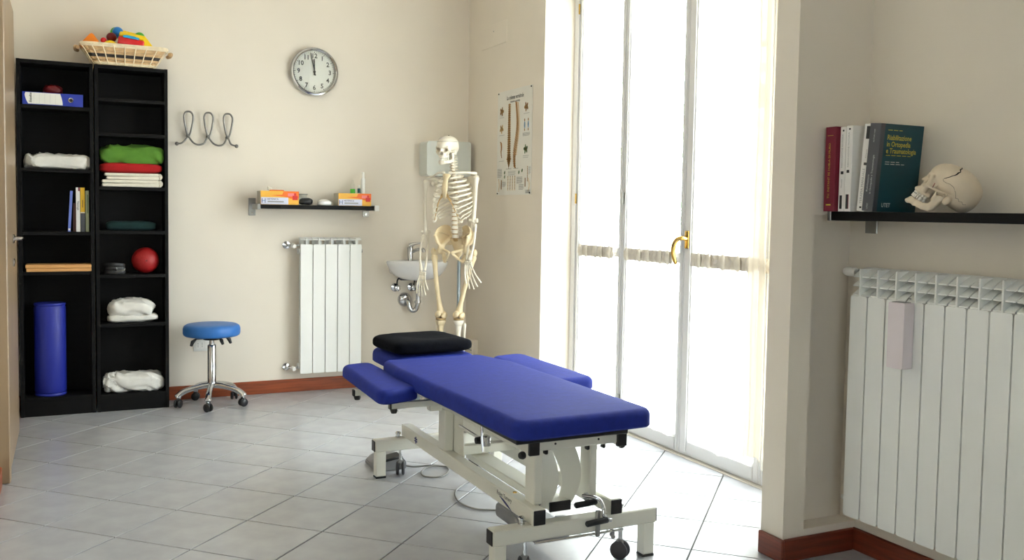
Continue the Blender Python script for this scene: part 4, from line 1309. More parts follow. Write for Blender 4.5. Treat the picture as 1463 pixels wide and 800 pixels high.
bm = B(); tube(bm, smooth_pts([(2.17, 5.99, 0.745), (2.172, 5.99, 0.62), (2.172, 5.99, 0.575), (2.165, 6.0, 0.535), (2.145, 6.01, 0.52), (2.125, 6.02, 0.535), (2.118, 6.03, 0.575), (2.112, 6.05, 0.592), (2.105, 6.078, 0.592)], 5), 0.017, 12); tr = obj('drain_trap', bm, M['chrome'], t, smooth=True)
bm = B(); lathe(bm, [(0, 0), (0.05, 0), (0.048, 0.008), (0.036, 0.022), (0.019, 0.026), (0, 0.026)], (2.105, VB, 0.592), (0, -1, 0), 24); obj('wall_flange', bm, M['chrome'], tr, smooth=True)
for z in (0.575, 0.68):
    bm = B(); lathe(bm, [(0, 0), (0.023, 0), (0.023, 0.016), (0, 0.016)], (2.172, 5.99, z), seg=16); obj('pipe_nut', bm, M['chrome'], tr, smooth=True)
for x in (2.035, 2.155):
    bm = B(); lathe(bm, [(0, 0), (0.03, 0), (0.028, 0.006), (0.012, 0.012), (0.012, 0.05), (0, 0.05)], (x, VB, 0.678), (0, -1, 0), 18); vv = obj('stop_valve', bm, M['chrome'], t, smooth=True)
    bm = B(); lathe(bm, [(0, 0), (0.018, 0), (0.021, 0.006), (0.021, 0.02), (0.012, 0.024), (0, 0.024)], (x, VB - 0.05, 0.678), (0, -1, 0), 8); obj('valve_knob', bm, M['chrome'], vv, smooth=True)
    bm = B(); tube(bm, smooth_pts([(x, VB - 0.045, 0.69), (x + 0.003, VB - 0.05, 0.735), (2.07 + 0.05 * (x > 2.1), VB - 0.06, 0.76), (2.12, VB - 0.05, 0.80)], 5), 0.006, 8); obj('hose', bm, M['black'], vv, smooth=True)
bm = B(); box(bm, 2.045, 2.14, VB - 0.10, VB - 0.06, 0.733, 0.752, bev=0.004); obj('mounting_clip', bm, M['rubber'], t)

# ------------------------------------------------------------------ spine poster
PA, PZ0, PW, PH = 5.575, 1.322, 0.503, 0.672
t = thing('anatomy_poster', 'spine anatomy poster pinned to the wall beside the window', 'poster', (UR, PA - PW / 2, PZ0))
bm = B(); box(bm, UR - 0.0035, UR - 0.001, PA - PW, PA, PZ0, PZ0 + PH); sheet = obj('sheet', bm, M['poster'], t)
def pp(a, b, d=0.0042):
    return (UR - d, PA - a * PW, PZ0 + b * PH)
def quad(bm, a0, a1, b0, b1, d=0.0042):
    bm.faces.new([bm.verts.new(pp(a, b, d)) for a, b in ((a0, b0), (a1, b0), (a1, b1), (a0, b1))])
def blob(bm, a, b, ra, rb, n=8, rot=0.0):
    vs_ = []
    for k in range(n):
        q = 2 * PI * k / n
        x, y = ra * math.cos(q), rb * math.sin(q)
        vs_.append(bm.verts.new(pp(a + x * math.cos(rot) - y * math.sin(rot), b + x * math.sin(rot) + y * math.cos(rot))))
    bm.faces.new(vs_)
PT = lambda a, b: frame_m(pp(a, b), (0, -1, 0), (0, 0, 1))
obj('title_lettering', text_bm('La colonna vertebrale', 0.036, PT(0.52, 0.925), bold=0.015, wx=0.78), M['ink'], sheet)
obj('subtitle_lettering', text_bm('Anatomia e patologia', 0.018, PT(0.52, 0.885), bold=0.012, wx=0.9), M['ink'], sheet)
bm, b2 = B(), B()
for k in range(30):
    s = k / 29
    b_ = 0.86 - 0.60 * s
    w = 0.040 + 0.024 * s if s < 0.86 else 0.075 * (1 - (s - 0.86) / 0.15)
    if s < 0.8:
        blob(bm, 0.36, b_, w, 0.0105)
        blob(b2, 0.36, b_ - 0.009, w * 0.55, 0.004)
    else:
        blob(bm, 0.36, b_, max(0.006, w), 0.014)
        blob(b2, 0.36, b_, max(0.003, w * 0.5), 0.006)
    c = 0.565 + 0.045 * math.sin(s * PI * 1.9 - 0.35) * (0.6 + 0.5 * s)
    blob(bm, c, b_ + 0.005, 0.034 + 0.024 * (s if s < 0.8 else max(0.1, 1.6 - s * 1.3)), 0.0105, rot=-0.35)
    if s < 0.8:
        blob(b2, c + 0.05, b_, 0.022, 0.006, rot=-0.5)
o = obj('printed_spine', bm, M['print_bone'], sheet); o['kind'] = 'stuff'
o = obj('printed_discs', b2, M['print_tan'], sheet); o['kind'] = 'stuff'
bm, b2, b3, b4 = B(), B(), B(), B()
for (a, b_, kind) in ((0.13, 0.81, 0), (0.13, 0.64, 1), (0.84, 0.81, 2), (0.84, 0.42, 3)):
    for q in range(5):
        an = 2 * PI * q / 5 + kind
        blob((bm, b2, bm, b3)[kind], a + 0.035 * math.cos(an), b_ + 0.022 * math.sin(an), 0.026, 0.016, rot=an)
    blob(b2, a, b_, 0.025, 0.018)
for k in range(9):
    blob(bm, 0.12 + 0.012 * math.sin(k * 0.6) + 0.03 * (k > 5) * (k - 5) / 3, 0.505 - 0.017 * k, 0.034 - 0.0025 * k, 0.009, rot=-0.4)
for q in (0.80, 0.90):
    blob(b4, q, 0.645, 0.02, 0.035); blob(bm, q, 0.69, 0.014, 0.014); blob(bm, q, 0.60, 0.012, 0.014)
for q in range(4):
    for k in range(10):
        blob(b2 if k % 2 else bm, 0.345 + 0.067 * q, 0.175 - 0.014 * k, 0.012, 0.006)
for (a, b_) in ((0.24, 0.215), (0.24, 0.175), (0.66, 0.21), (0.75, 0.225)):
    blob(b3, a, b_, 0.022, 0.016, rot=0.6)
for k in range(9):
    blob(bm, 0.90 - 0.0 * k, 0.255 - 0.016 * k, 0.012, 0.007); blob(b2, 0.945 - 0.03 * math.sin(k / 8 * PI) * -1 - 0.02, 0.145 - 0.014 * k, 0.011, 0.006)
    blob(b2, 0.06 + 0.02 * math.sin(k / 8 * PI), 0.15 - 0.014 * k, 0.011, 0.006); blob(bm, 0.145, 0.14 - 0.01 * k, 0.015, 0.006)
    blob(bm, 0.84, 0.15 - 0.009 * k, 0.014, 0.006)
for nm, b_, m in (('printed_figures', bm, 'print_bone'), ('printed_details', b2, 'print_tan'), ('printed_joints', b3, 'print_green'), ('printed_ligaments', b4, 'print_blue')):
    o = obj(nm, b_, M[m], sheet); o['kind'] = 'stuff'
bm = B()
for (a0, a1, b0, b1, nl) in ((0.02, 0.16, 0.175, 0.25, 9), (0.17, 0.28, 0.085, 0.125, 5), (0.34, 0.56, 0.19, 0.225, 4), (0.60, 0.76, 0.11, 0.165, 7), (0.66, 0.8, 0.05, 0.095, 6), (0.92, 0.985, 0.19, 0.255, 8), (0.85, 0.98, 0.015, 0.04, 4), (0.06, 0.2, 0.745, 0.75, 1), (0.06, 0.22, 0.575, 0.58, 1), (0.06, 0.22, 0.325, 0.33, 1), (0.77, 0.93, 0.745, 0.75, 1), (0.75, 0.95, 0.545, 0.57, 4), (0.77, 0.93, 0.345, 0.36, 2), (0.28, 0.44, 0.245, 0.25, 1), (0.5, 0.64, 0.245, 0.25, 1)):
    for k in range(nl):
        b_ = b1 - (b1 - b0) * (k / max(1, nl - 1) if nl > 1 else 0)
        quad(bm, a0, a1 - (0.02 if k == nl - 1 and nl > 1 else 0), b_ - 0.0022, b_ + 0.0012)
o = obj('printed_captions', bm, M['ink_grey'], sheet); o['kind'] = 'stuff'
for a, b_ in ((0.03, 0.985), (0.97, 0.985), (0.03, 0.015), (0.97, 0.015)):
    bm = B(); lathe(bm, [(0, 0), (0.005, 0), (0.004, 0.004), (0, 0.005)], pp(a, b_, 0.0035), (-1, 0, 0), 10); obj('pin', bm, M['ink'], t)

# ------------------------------------------------------------------ stool
SXC, SYC = 0.785, 5.835
t = thing('rolling_stool', 'round blue rolling stool with chrome five-star base', 'stool', (SXC, SYC, 0))
bm = B(); lathe(bm, [(0, 0.43), (0.155, 0.43), (0.164, 0.436), (0.168, 0.446), (0.168, 0.475), (0.162, 0.49), (0.148, 0.499), (0.08, 0.503), (0, 0.504)], (SXC, SYC, 0), seg=48); obj('seat', bm, M['stool_blue'], t, smooth=True)
bm = B(); lathe(bm, [(0, 0.40), (0.05, 0.405), (0.06, 0.42), (0.11, 0.43), (0, 0.431)], (SXC, SYC, 0), seg=24); obj('seat_plate', bm, M['black'], t, smooth=True)
bm = B(); lathe(bm, [(0, 0.11), (0.026, 0.11), (0.026, 0.37), (0.022, 0.375), (0.015, 0.375), (0.015, 0.41), (0, 0.41)], (SXC, SYC, 0), seg=20); obj('column', bm, M['chrome'], t, smooth=True)
for a, l in ((3.5, 0.125), (0.1, 0.105), (-0.5, 0.06)):
    c, s = math.cos(a), math.sin(a)
    bm = B(); tube(bm, [(SXC + c * 0.03, SYC + s * 0.03, 0.415), (SXC + c * l * 0.8, SYC + s * l * 0.8, 0.418), (SXC + c * l, SYC + s * l, 0.40), (SXC + c * (l + 0.01), SYC + s * (l + 0.01), 0.375)], [0.006, 0.006, 0.012, 0.008], 8); obj('lever', bm, M['black'], t, smooth=True)
def twin_caster(par, x, y, r, ang, m, stem_top, fork=True):
    c, s = math.cos(ang), math.sin(ang)
    bm = B()
    for q in (-1, 1):
        lathe(bm, [(0, -0.007), (r * 0.8, -0.007), (r, -0.003), (r, 0.003), (r * 0.8, 0.007), (0, 0.007)], (x - s * 0.013 * q, y + c * 0.013 * q, r + 0.0005), (-s, c, 0), 20)
    w = obj('caster', bm, M[m], par, smooth=True)
    bm = B(); tube(bm, [(x, y, r), (x - c * 0.0, y - s * 0.0, r * 1.9), (x, y, r * 2.2)], [0.009, 0.013, 0.011], 8); tube(bm, [(x - s * 0.018, y + c * 0.018, r), (x + s * 0.018, y - c * 0.018, r)], 0.005, 6)
    obj('caster_fork', bm, M[m if m == 'black' else 'grey'], w, smooth=True)
    bm = B(); tube(bm, [(x, y, r * 2.0), (x, y, stem_top)], 0.0075, 8); obj('caster_stem', bm, M['chrome'], w, smooth=True)
for k in range(5):
    a = math.radians(-104 + 72 * k)
    c, s = math.cos(a), math.sin(a)
    bm = B()
    tube(bm, smooth_pts([(SXC + c * 0.015, SYC + s * 0.015, 0.125), (SXC + c * 0.06, SYC + s * 0.06, 0.122), (SXC + c * 0.14, SYC + s * 0.14, 0.105), (SXC + c * 0.185, SYC + s * 0.185, 0.085), (SXC + c * 0.205, SYC + s * 0.205, 0.06)], 4), [0.019] * 5 + [0.017] * 5 + [0.018] * 4 + [0.021] * 2 + [0.016], 12)
    obj('base_leg', bm, M['chrome'], t, smooth=True)
    twin_caster(t, SXC + c * 0.198, SYC + s * 0.198, 0.025, a + 0.9, 'black', 0.065)

# ------------------------------------------------------------------ treatment table
t = thing('treatment_table', 'blue padded treatment table on a white tubular frame', 'treatment table', (1.55, 3.3, 0))
TB = t
W = 'table'
def part(nm, fn, m=W, par=None, smooth=False, label=None):
    b = B()
    fn(b)
    return obj(nm, b, M[m] if isinstance(m, str) else m, par or TB, smooth=smooth, label=label)
YF, YR = 2.67, 3.945
for y0, sub in ((YF, 0), (YR, 1)):
    cb = part('cross_beam', lambda b: box(b, 1.236, 1.874, y0, y0 + 0.05, 0.121, 0.175, bev=0.004))
    for x, sg in ((1.236, -1), (1.874, 1)):
        part('end_cap', lambda b: box(b, min(x, x + sg * 0.004), max(x, x + sg * 0.004), y0 + 0.003, y0 + 0.047, 0.124, 0.172, bev=0.0015), 'black', cb)
    for x0 in (1.241, 1.823):
        lg = part('leg', lambda b: box(b, x0, x0 + 0.046, y0 + 0.004, y0 + 0.046, 0.008, 0.121, bev=0.003))
        part('foot_pad', lambda b: box(b, x0 - 0.001, x0 + 0.047, y0 + 0.003, y0 + 0.047, 0.0, 0.008, bev=0.002), 'black', lg)
    for x in (1.352, 1.742):
        part('bolt', lambda b: (lathe(b, [(0, 0), (0.012, 0), (0.012, 0.004), (0.009, 0.005), (0.009, 0.014), (0.013, 0.017), (0.013, 0.022), (0.008, 0.027), (0, 0.028)], (x, y0 + 0.03, 0.175), seg=14)), 'chrome', cb, True)
        twin_caster(TB, x + (0.012 if x < 1.5 else 0), y0 + 0.028, 0.032, 2.2 if x > 1.5 else 1.2, 'rubber', 0.121)
for x0 in (1.375, 1.674):
    lb = part('long_beam', lambda b: box(b, x0, x0 + 0.048, 2.66, 3.995, 0.1755, 0.23, bev=0.004))
    for y, sg in ((2.66, -1), (3.995, 1)):
        part('end_cap', lambda b: box(b, x0 + 0.002, x0 + 0.046, min(y, y + sg * 0.004), max(y, y + sg * 0.004), 0.178, 0.228, bev=0.0015), 'black', lb)
    if x0 < 1.5:
        o = part('brand_lettering', lambda b: text_bm('Rolen Tumery', 0.021, frame_m((x0 - 0.0006, 2.945, 0.213), (0, -1, 0), (0, 0, 1)), b, align='LEFT', bold=0.01), 'ink', lb)
        def swoosh(b):
            up_ = [(2.925 - 0.11 * k / 10, 0.205 - 0.030 * (k / 10) ** 1.8) for k in range(11)]
            dn = [(2.925 - 0.095 * k / 10 - 0.004, 0.203 - 0.024 * (k / 10) ** 1.5 - 0.006 * math.sin(k / 10 * PI)) for k in range(10, -1, -1)]
            prism(b, up_ + dn, x0 - 0.001, x0 - 0.0002, 'yz')
        part('brand_swoosh', swoosh, 'navy', lb)
        part('brand_mark', lambda b: (box(b, x0 - 0.001, x0, 3.795, 3.805, 0.185, 0.215), box(b, x0 - 0.001, x0, 3.782, 3.818, 0.193, 0.198), box(b, x0 - 0.001, x0, 3.782, 3.818, 0.203, 0.208)), 'navy', lb)
        part('beam_bolt', lambda b: lathe(b, [(0, 0), (0.008, 0), (0.007, 0.003), (0, 0.004)], (x0 + 0.03, 2.86, 0.23), seg=12), 'brass', lb, True)
# uprights
part('post', lambda b: box(b, 1.401, 1.431, 2.705, 2.775, 0.23, 0.425, bev=0.003))
part('post', lambda b: box(b, 1.628, 1.657, 2.725, 2.795, 0.205, 0.425, bev=0.003))
part('post', lambda b: box(b, 1.380, 1.420, 3.47, 3.54, 0.23, 0.40, bev=0.003))
part('post', lambda b: box(b, 1.676, 1.716, 3.47, 3.54, 0.23, 0.40, bev=0.003))
for xx in (1.421, 1.672):
    part('swing_plate', lambda b: prism(b, rounded_poly([(3.36, 0.20), (3.50, 0.20), (3.48, 0.40), (3.38, 0.40)], 0.02), xx, xx + 0.004, 'yz'))
part('lift_cross_tube', lambda b: box(b, 1.42, 1.68, 3.40, 3.44, 0.225, 0.262, bev=0.003))
# curved guard plates between the front posts: thin sheet, bowed forward
def guard(b, x0, x1, yb, bow, lean):
    n = 12
    fr, bk = [], []
    for k in range(n + 1):
        s = k / n
        zz = 0.19 + 0.205 * s
        bw = math.sin(s * PI)
        xa = x0 + lean * (1 - s) + 0.022 * bw * (lean > 0)
        xb = x1 + 0.02 * bw - 0.012 * (1 - s) ** 2
        y = yb - bow * bw
        fr.append((b.verts.new((xa, y + 0.03, zz)), b.verts.new((xb, y, zz))))
        bk.append((b.verts.new((xa, y + 0.034, zz)), b.verts.new((xb, y + 0.004, zz))))
    for k in range(n):
        b.faces.new((fr[k][0], fr[k][1], fr[k + 1][1], fr[k + 1][0])); b.faces.new((bk[k][0], bk[k + 1][0], bk[k + 1][1], bk[k][1]))
        b.faces.new((fr[k][0], fr[k + 1][0], bk[k + 1][0], bk[k][0])); b.faces.new((fr[k][1], bk[k][1], bk[k + 1][1], fr[k + 1][1]))
    b.faces.new((fr[0][0], bk[0][0], bk[0][1], fr[0][1])); b.faces.new((fr[n][0], fr[n][1], bk[n][1], bk[n][0]))
part('guard_plate', lambda b: guard(b, 1.448, 1.498, 2.765, 0.02, 0.0), smooth=True)
part('guard_plate', lambda b: guard(b, 1.515, 1.600, 2.785, 0.02, 0.035), smooth=True)
part('lift_arm', lambda b: box(b, 1.487, 1.567, 2.755, 3.5, 0.184, 0.214, bev=0.004))
part('lift_arm_cap', lambda b: box(b, 1.485, 1.569, 2.748, 2.756, 0.182, 0.216, bev=0.002), 'black')
part('pivot_washer', lambda b: (lathe(b, [(0, 0), (0.012, 0), (0.012, 0.012), (0, 0.012)], (1.44, 2.76, 0.222), (0, -1, 0), 14)), 'black', smooth=True)
part('motor_housing', lambda b: (box(b, 1.46, 1.60, 2.80, 3.15, 0.05, 0.105, bev=0.015, seg=2), box(b, 1.57, 1.615, 2.84, 2.88, 0.07, 0.12, bev=0.006)), 'grey', smooth=True)
part('chrome_rail', lambda b: tube(b, [(1.385, 2.664, 0.117), (1.73, 2.664, 0.117)], 0.0045, 8), 'chrome', smooth=True)
part('rail_hanger', lambda b: (box(b, 1.684, 1.694, 2.66, 2.676, 0.098, 0.121), ball(b, (1.689, 2.662, 0.098), 0.008, 10)), 'grey', smooth=True)
# crank handle
cr = part('crank_bracket', lambda b: (box(b, 1.618, 1.634, 2.655, 2.668, 0.108, 0.20, bev=0.003), tube(b, [(1.596, 2.70, 0.238), (1.606, 2.70, 0.238)], 0.014, 12)), 'steel', smooth=True)
part('crank_rod', lambda b: tube(b, smooth_pts([(1.585, 2.70, 0.243), (1.612, 2.672, 0.243), (1.632, 2.658, 0.232), (1.642, 2.652, 0.205), (1.640, 2.648, 0.185), (1.652, 2.643, 0.17), (1.668, 2.64, 0.166)], 6), 0.0065, 10), 'chrome', cr, True)
part('crank_grip', lambda b: tube(b, [(1.545, 2.68, 0.219), (1.549, 2.68, 0.2195), (1.622, 2.672, 0.226), (1.626, 2.672, 0.2265)], [0.007, 0.0105, 0.0105, 0.007], 12), 'black', cr, True)
part('crank_grip', lambda b: tube(b, [(1.567, 2.64, 0.164), (1.571, 2.64, 0.1645), (1.650, 2.64, 0.169), (1.654, 2.64, 0.1695)], [0.007, 0.0105, 0.0105, 0.007], 12), 'black', cr, True)
# upper frame
for x0 in (1.358, 1.697):
    sr = part('side_rail', lambda b: box(b, x0, x0 + 0.034, 2.668, 3.86, 0.416, 0.466, bev=0.003))
    part('rail_cap', lambda b: (box(b, x0 - 0.002, x0 + 0.036, 2.655, 2.669, 0.414, 0.476, bev=0.002)), 'black', sr)
    part('rail_knob', lambda b: lathe(b, [(0, 0), (0.012, 0), (0.014, 0.008), (0.01, 0.018), (0, 0.02)], (x0 + (0 if x0 < 1.5 else 0.034), 2.70, 0.408), (-1 if x0 < 1.5 else 1, -0.2, 0), 12), 'black', sr, True)
    for yy in (2.84, 3.32, 3.40):
        part('rail_clip', lambda b: box(b, x0 - 0.004 if x0 < 1.5 else x0 + 0.03, x0 + 0.004 if x0 < 1.5 else x0 + 0.038, yy, yy + 0.05, 0.454, 0.472, bev=0.003), 'black', sr)
fr_ = part('front_rail', lambda b: box(b, 1.392, 1.697, 2.662, 2.70, 0.426, 0.466, bev=0.003))
for x in (1.455, 1.622):
    part('rail_screw', lambda b: lathe(b, [(0, 0), (0.004, 0), (0.004, 0.001), (0, 0.001)], (x, 2.662, 0.446), (0, -1, 0), 10), 'black', fr_)
for x in (1.438, 1.60, 1.664):
    part('rail_stop', lambda b: box(b, x, x + 0.012, 2.70, 2.72, 0.400, 0.427, bev=0.003), 'black', fr_)
part('rear_rail', lambda b: box(b, 1.392, 1.697, 3.82, 3.86, 0.415, 0.466, bev=0.003))
part('mid_rail', lambda b: box(b, 1.392, 1.697, 3.2, 3.24, 0.415, 0.466, bev=0.003))
part('deck_board', lambda b: box(b, 1.29, 1.715, 2.62, 3.80, 0.466, 0.5015, bev=0.003), 'black')
# cushions
def main_pad(b):
    o = rounded_poly([(1.246, 2.525), (1.770, 2.545), (1.752, 3.60), (1.690, 3.835), (1.222, 3.825), (1.206, 3.60)], [0.055, 0.05, 0.12, 0.05, 0.05, 0.12], 6)
    pad(b, o, 0.5005, 0.564, 0.026, crown=0.005)
part('main_cushion', main_pad, 'blue', smooth=True)
part('headrest_cushion', lambda b: pad(b, rounded_poly([(1.30, 3.86), (1.70, 3.86), (1.70, 4.27), (1.30, 4.27)], 0.08, 6), 0.492, 0.555, 0.028, crown=0.004), 'blue', smooth=True)
part('headrest_bar', lambda b: (box(b, 1.43, 1.455, 3.80, 4.16, 0.455, 0.4925, bev=0.003), box(b, 1.60, 1.625, 3.80, 4.16, 0.455, 0.4925, bev=0.003)), W)
for sg in (-1, 1):
    cxp = 1.13 if sg < 0 else 1.895
    ap = part('arm_cushion', lambda b: pad(b, rounded_poly([(cxp - 0.075 if sg < 0 else cxp - 0.105, 3.31), (cxp + 0.105, 3.38 if sg < 0 else 3.31), (cxp + 0.105, 4.03), (cxp - 0.045 if sg < 0 else cxp - 0.085, 3.98)], [0.05, 0.05, 0.06, 0.06], 6), 0.472, 0.526, 0.024, crown=0.003), 'blue', smooth=True)
    part('arm_board', lambda b: box(b, cxp - (0.03 if sg < 0 else 0.07), cxp + 0.07, 3.42, 3.95, 0.462, 0.4725, bev=0.002), 'black', ap)
    xi = 1.36 if sg < 0 else 1.73
    for yy, reach in ((3.40, 0.23), (3.70, 0.29)):
        xo = xi + sg * reach
        ab = part('arm_bracket', lambda b: box(b, min(xi, xo), max(xi, xo), yy, yy + 0.022, 0.438, 0.4625, bev=0.002), W)
        part('bracket_cap', lambda b: box(b, xo - 0.008 if sg < 0 else xo, xo if sg < 0 else xo + 0.008, yy - 0.001, yy + 0.023, 0.436, 0.4635, bev=0.002), 'black', ab)
        part('clamp_knob', lambda b: lathe(b, [(0, 0), (0.013, 0), (0.015, 0.008), (0.011, 0.018), (0, 0.02)], (xo + 0.012 * -sg, yy + 0.011, 0.438), (0, 0, -1), 14), 'black', ab, True)
    part('arm_clamp', lambda b: box(b, min(1.30, 1.34) if sg < 0 else 1.735, 1.352 if sg < 0 else 1.79, 3.43, 3.47, 0.41, 0.462, bev=0.003), W)
part('release_knob', lambda b: (lathe(b, [(0, 0), (0.014, 0), (0.015, 0.006), (0.012, 0.03), (0, 0.032)], (1.352, 3.02, 0.385), (-1, 0, 0), 14)), 'black', smooth=True)
part('release_lever', lambda b: (tube(b, [(1.33, 2.985, 0.445), (1.332, 2.985, 0.40), (1.336, 2.985, 0.352)], [0.004, 0.007, 0.005], 8), box(b, 1.335, 1.36, 2.97, 3.0, 0.372, 0.41, bev=0.003)), 'chrome', smooth=True)
part('tie_rod', lambda b: tube(b, [(1.35, 3.02, 0.385), (1.40, 3.36, 0.36)], 0.005, 8), 'chrome', smooth=True)

# pillow on the headrest
bm = B(); cushion(bm, (1.49, 4.05, 0.598), (0.395, 0.33, 0.076), n=(72, 30), wr=0.002, ws=9, seed=2, e1=0.5, e2=0.24, sag=0.008, rz=0.08)
for v in bm.verts:                                                  # hollow for the head
    dx, dy = (v.co.x - 1.50) / 0.11, (v.co.y - 4.03) / 0.11
    if v.co.z > 0.60:
        v.co.z -= 0.02 * math.exp(-(dx * dx + dy * dy))
tag(obj('head_pillow', bm, M['dark_fabric'], smooth=True, origin=(1.49, 4.05, 0.56)), 'black contoured head pillow at the far end of the blue table', 'pillow')

# foot switch and its cable
t = thing('foot_switch', 'grey foot switch with coiled cable on tiles under the table far end', 'foot switch', (1.36, 4.02, 0))
bm = B(); prism(bm, [(1.27, 0.001), (1.42, 0.001), (1.42, 0.035), (1.40, 0.06), (1.30, 0.045), (1.27, 0.02)], 4.05, 4.22, 'xz')
bmesh.ops.bevel(bm, geom=bm.edges[:], offset=0.004, segments=2, affect='EDGES'); obj('housing', bm, M['grey'], t, smooth=True)
bm = B(); box(bm, 1.29, 1.40, 4.04, 4.12, 0.05, 0.062, bev=0.004, rot=(-0.15, 'Y', (1.35, 4.1, 0.05))); obj('pedal', bm, M['black'], t, smooth=True)
bm = B()
tube(bm, smooth_pts([(1.42, 4.08, 0.01), (1.46, 4.06, 0.005), (1.53, 4.05, 0.005), (1.595, 4.0, 0.005), (1.585, 3.93, 0.005), (1.52, 3.86, 0.005), (1.455, 3.885, 0.005), (1.46, 3.955, 0.005), (1.51, 4.01, 0.0095), (1.59, 3.995, 0.0095), (1.66, 3.90, 0.005), (1.66, 3.78, 0.005), (1.586, 3.723, 0.005), (1.507, 3.644, 0.005), (1.467, 3.554, 0.005), (1.456, 3.458, 0.005), (1.484, 3.378, 0.005), (1.53, 3.345, 0.005), (1.591, 3.323, 0.005), (1.648, 3.30, 0.02), (1.62, 3.2, 0.06), (1.56, 3.12, 0.085)], 6), 0.0038, 6)
obj('cable', bm, M['cable'], t, smooth=True)

# ------------------------------------------------------------------ book shelf in the niche
BZ0 = 1.2335
t = thing('niche_shelf', 'long black wall shelf above the niche radiator, with books and skull', 'shelf', (2.5, 1.6, 1.2))
bm = B(); box(bm, 2.405, 2.587, 0.9, 2.425, 1.203, BZ0, bev=0.0015); obj('board', bm, M['black_wood'], t)
bm = B(); box(bm, 2.403, 2.587, 2.425, 2.441, 1.201, 1.236, bev=0.002); br = obj('bracket', bm, M['steel'], t)
bm = B(); box(bm, 2.584, 2.59, 2.385, 2.44, 1.158, 1.203, bev=0.002); obj('wall_plate', bm, M['steel'], br)
bm = B(); box(bm, 2.403, 2.587, 0.884, 0.90, 1.201, 1.236, bev=0.002); obj('bracket', bm, M['steel'], t)

def niche_book(v_hi, v_lo, u0, depth, h, cov, label, lean=0.0, hard=0.006, stuff=(), spine=None):
    """v_hi is the left face, v_lo the right face; the spine faces the room (-u)."""
    t = thing('book', label, 'book', (u0 + depth / 2, (v_hi + v_lo) / 2, BZ0), group='books on the niche shelf')
    piv = Vector((u0, v_lo, BZ0))
    R = Matrix.Rotation(lean, 3, 'X')
    def put(nm, b, m, par=None):
        bmesh.ops.rotate(b, verts=b.verts[:], cent=piv, matrix=R)
        return obj(nm, b, M[m], par or t)
    z0 = BZ0 + 0.0006
    th = 0.0022
    b = B(); box(b, u0, u0 + depth, v_hi - th, v_hi, z0, z0 + h, bev=0.0006); box(b, u0, u0 + depth, v_lo, v_lo + th, z0, z0 + h, bev=0.0006)
    if not spine:
        box(b, u0 - 0.0015, u0 + 0.002, v_lo, v_hi, z0, z0 + h, bev=0.001)
    c = put('cover', b, cov)
    if spine:
        b = B(); box(b, u0 - 0.0015, u0 + 0.002, v_lo, v_hi, z0, z0 + h, bev=0.001); box(b, u0, u0 + 0.018, v_lo - 0.0004, v_lo, z0 + 0.0005, z0 + h - 0.0005); put('spine_cloth', b, spine, c)
    b = B(); box(b, u0 + 0.002, u0 + depth - hard, v_lo + th, v_hi - th, z0 + hard * 0.5, z0 + h - hard * 0.5); put('pages', b, 'pages')
    w = v_hi - v_lo
    for kind, *a in stuff:
        if kind == 'patch':                                       # on the spine: across fraction from left, up fraction
            a0, a1, b0, b1, m = a
            b = B(); box(b, u0 - 0.0022, u0 - 0.0015, v_hi - w * a1, v_hi - w * a0, z0 + h * b0, z0 + h * b1); put('spine_mark', b, m, c)
        elif kind == 'text':                                      # reads upwards along the spine
            s, size, a0, b0, m = a
            put('spine_lettering', text_bm(s, size, frame_m((u0 - 0.0024, v_hi - w * a0, z0 + h * b0), (0, 0, 1), (0, 1, 0)), bold=0.0), m, c)
        elif kind == 'cover':
            s, size, a0, b0, m = a
            put('cover_lettering', text_bm(s, size, frame_m((u0 + depth * a0, v_lo - 0.0006, z0 + h * b0), (1, 0, 0), (0, 0, 1)), align='LEFT', bold=0.012, wx=0.88), m, c)
        elif kind == 'line':
            a0, a1, b0, m = a
            b = B()
            n = int((a1 - a0) * 40)
            for k in range(n):
                if k % 5 != 4:
                    x = u0 + depth * (a0 + (a1 - a0) * k / n)
                    box(b, x, x + depth * (a1 - a0) / n * 0.7, v_lo - 0.0007, v_lo, z0 + h * b0 - 0.0012, z0 + h * b0 + 0.0012)
            put('cover_print', b, m, c)
    return t
niche_book(2.4395, 2.428, 2.40, 0.17, 0.286, 'navy', 'thin navy book at the left end, mostly hidden by the maroon one')
niche_book(2.4275, 2.380, 2.372, 0.19, 0.290, 'maroon', 'thick maroon book with gold spine lettering',
           stuff=[('text', 'TU. INSTANT RE HUBLA DI MURO', 0.0125, 0.45, 0.48, 'gold'), ('patch', 0.2, 0.75, 0.895, 0.9, 'gold'), ('patch', 0.25, 0.7, 0.07, 0.085, 'gold')])
niche_book(2.3760, 2.350, 2.388, 0.17, 0.288, 'book_white', 'slim white book next to the maroon one',
           stuff=[('text', 'RIEDUCAZIONE MOTORIA', 0.0095, 0.45, 0.715, 'ink_grey'), ('patch', 0.3, 0.75, 0.44, 0.475, 'ink'), ('patch', 0.25, 0.65, 0.03, 0.19, 'ink'), ('patch', 0.4, 0.65, 0.945, 0.965, 'ink'), ('text', 'Manuale', 0.009, 0.5, 0.33, 'ink_grey')])
niche_book(2.3460, 2.318, 2.385, 0.17, 0.290, 'book_white', 'slim white book in the middle with red-edged black mark at its foot',
           stuff=[('text', 'RIEDUCAZIONE MOTORIA', 0.0098, 0.45, 0.72, 'ink_grey'), ('patch', 0.25, 0.65, 0.45, 0.485, 'ink'), ('patch', 0.25, 0.62, 0.03, 0.20, 'ink'), ('patch', 0.62, 0.7, 0.03, 0.20, 'maroon'), ('patch', 0.4, 0.65, 0.95, 0.97, 'ink')])
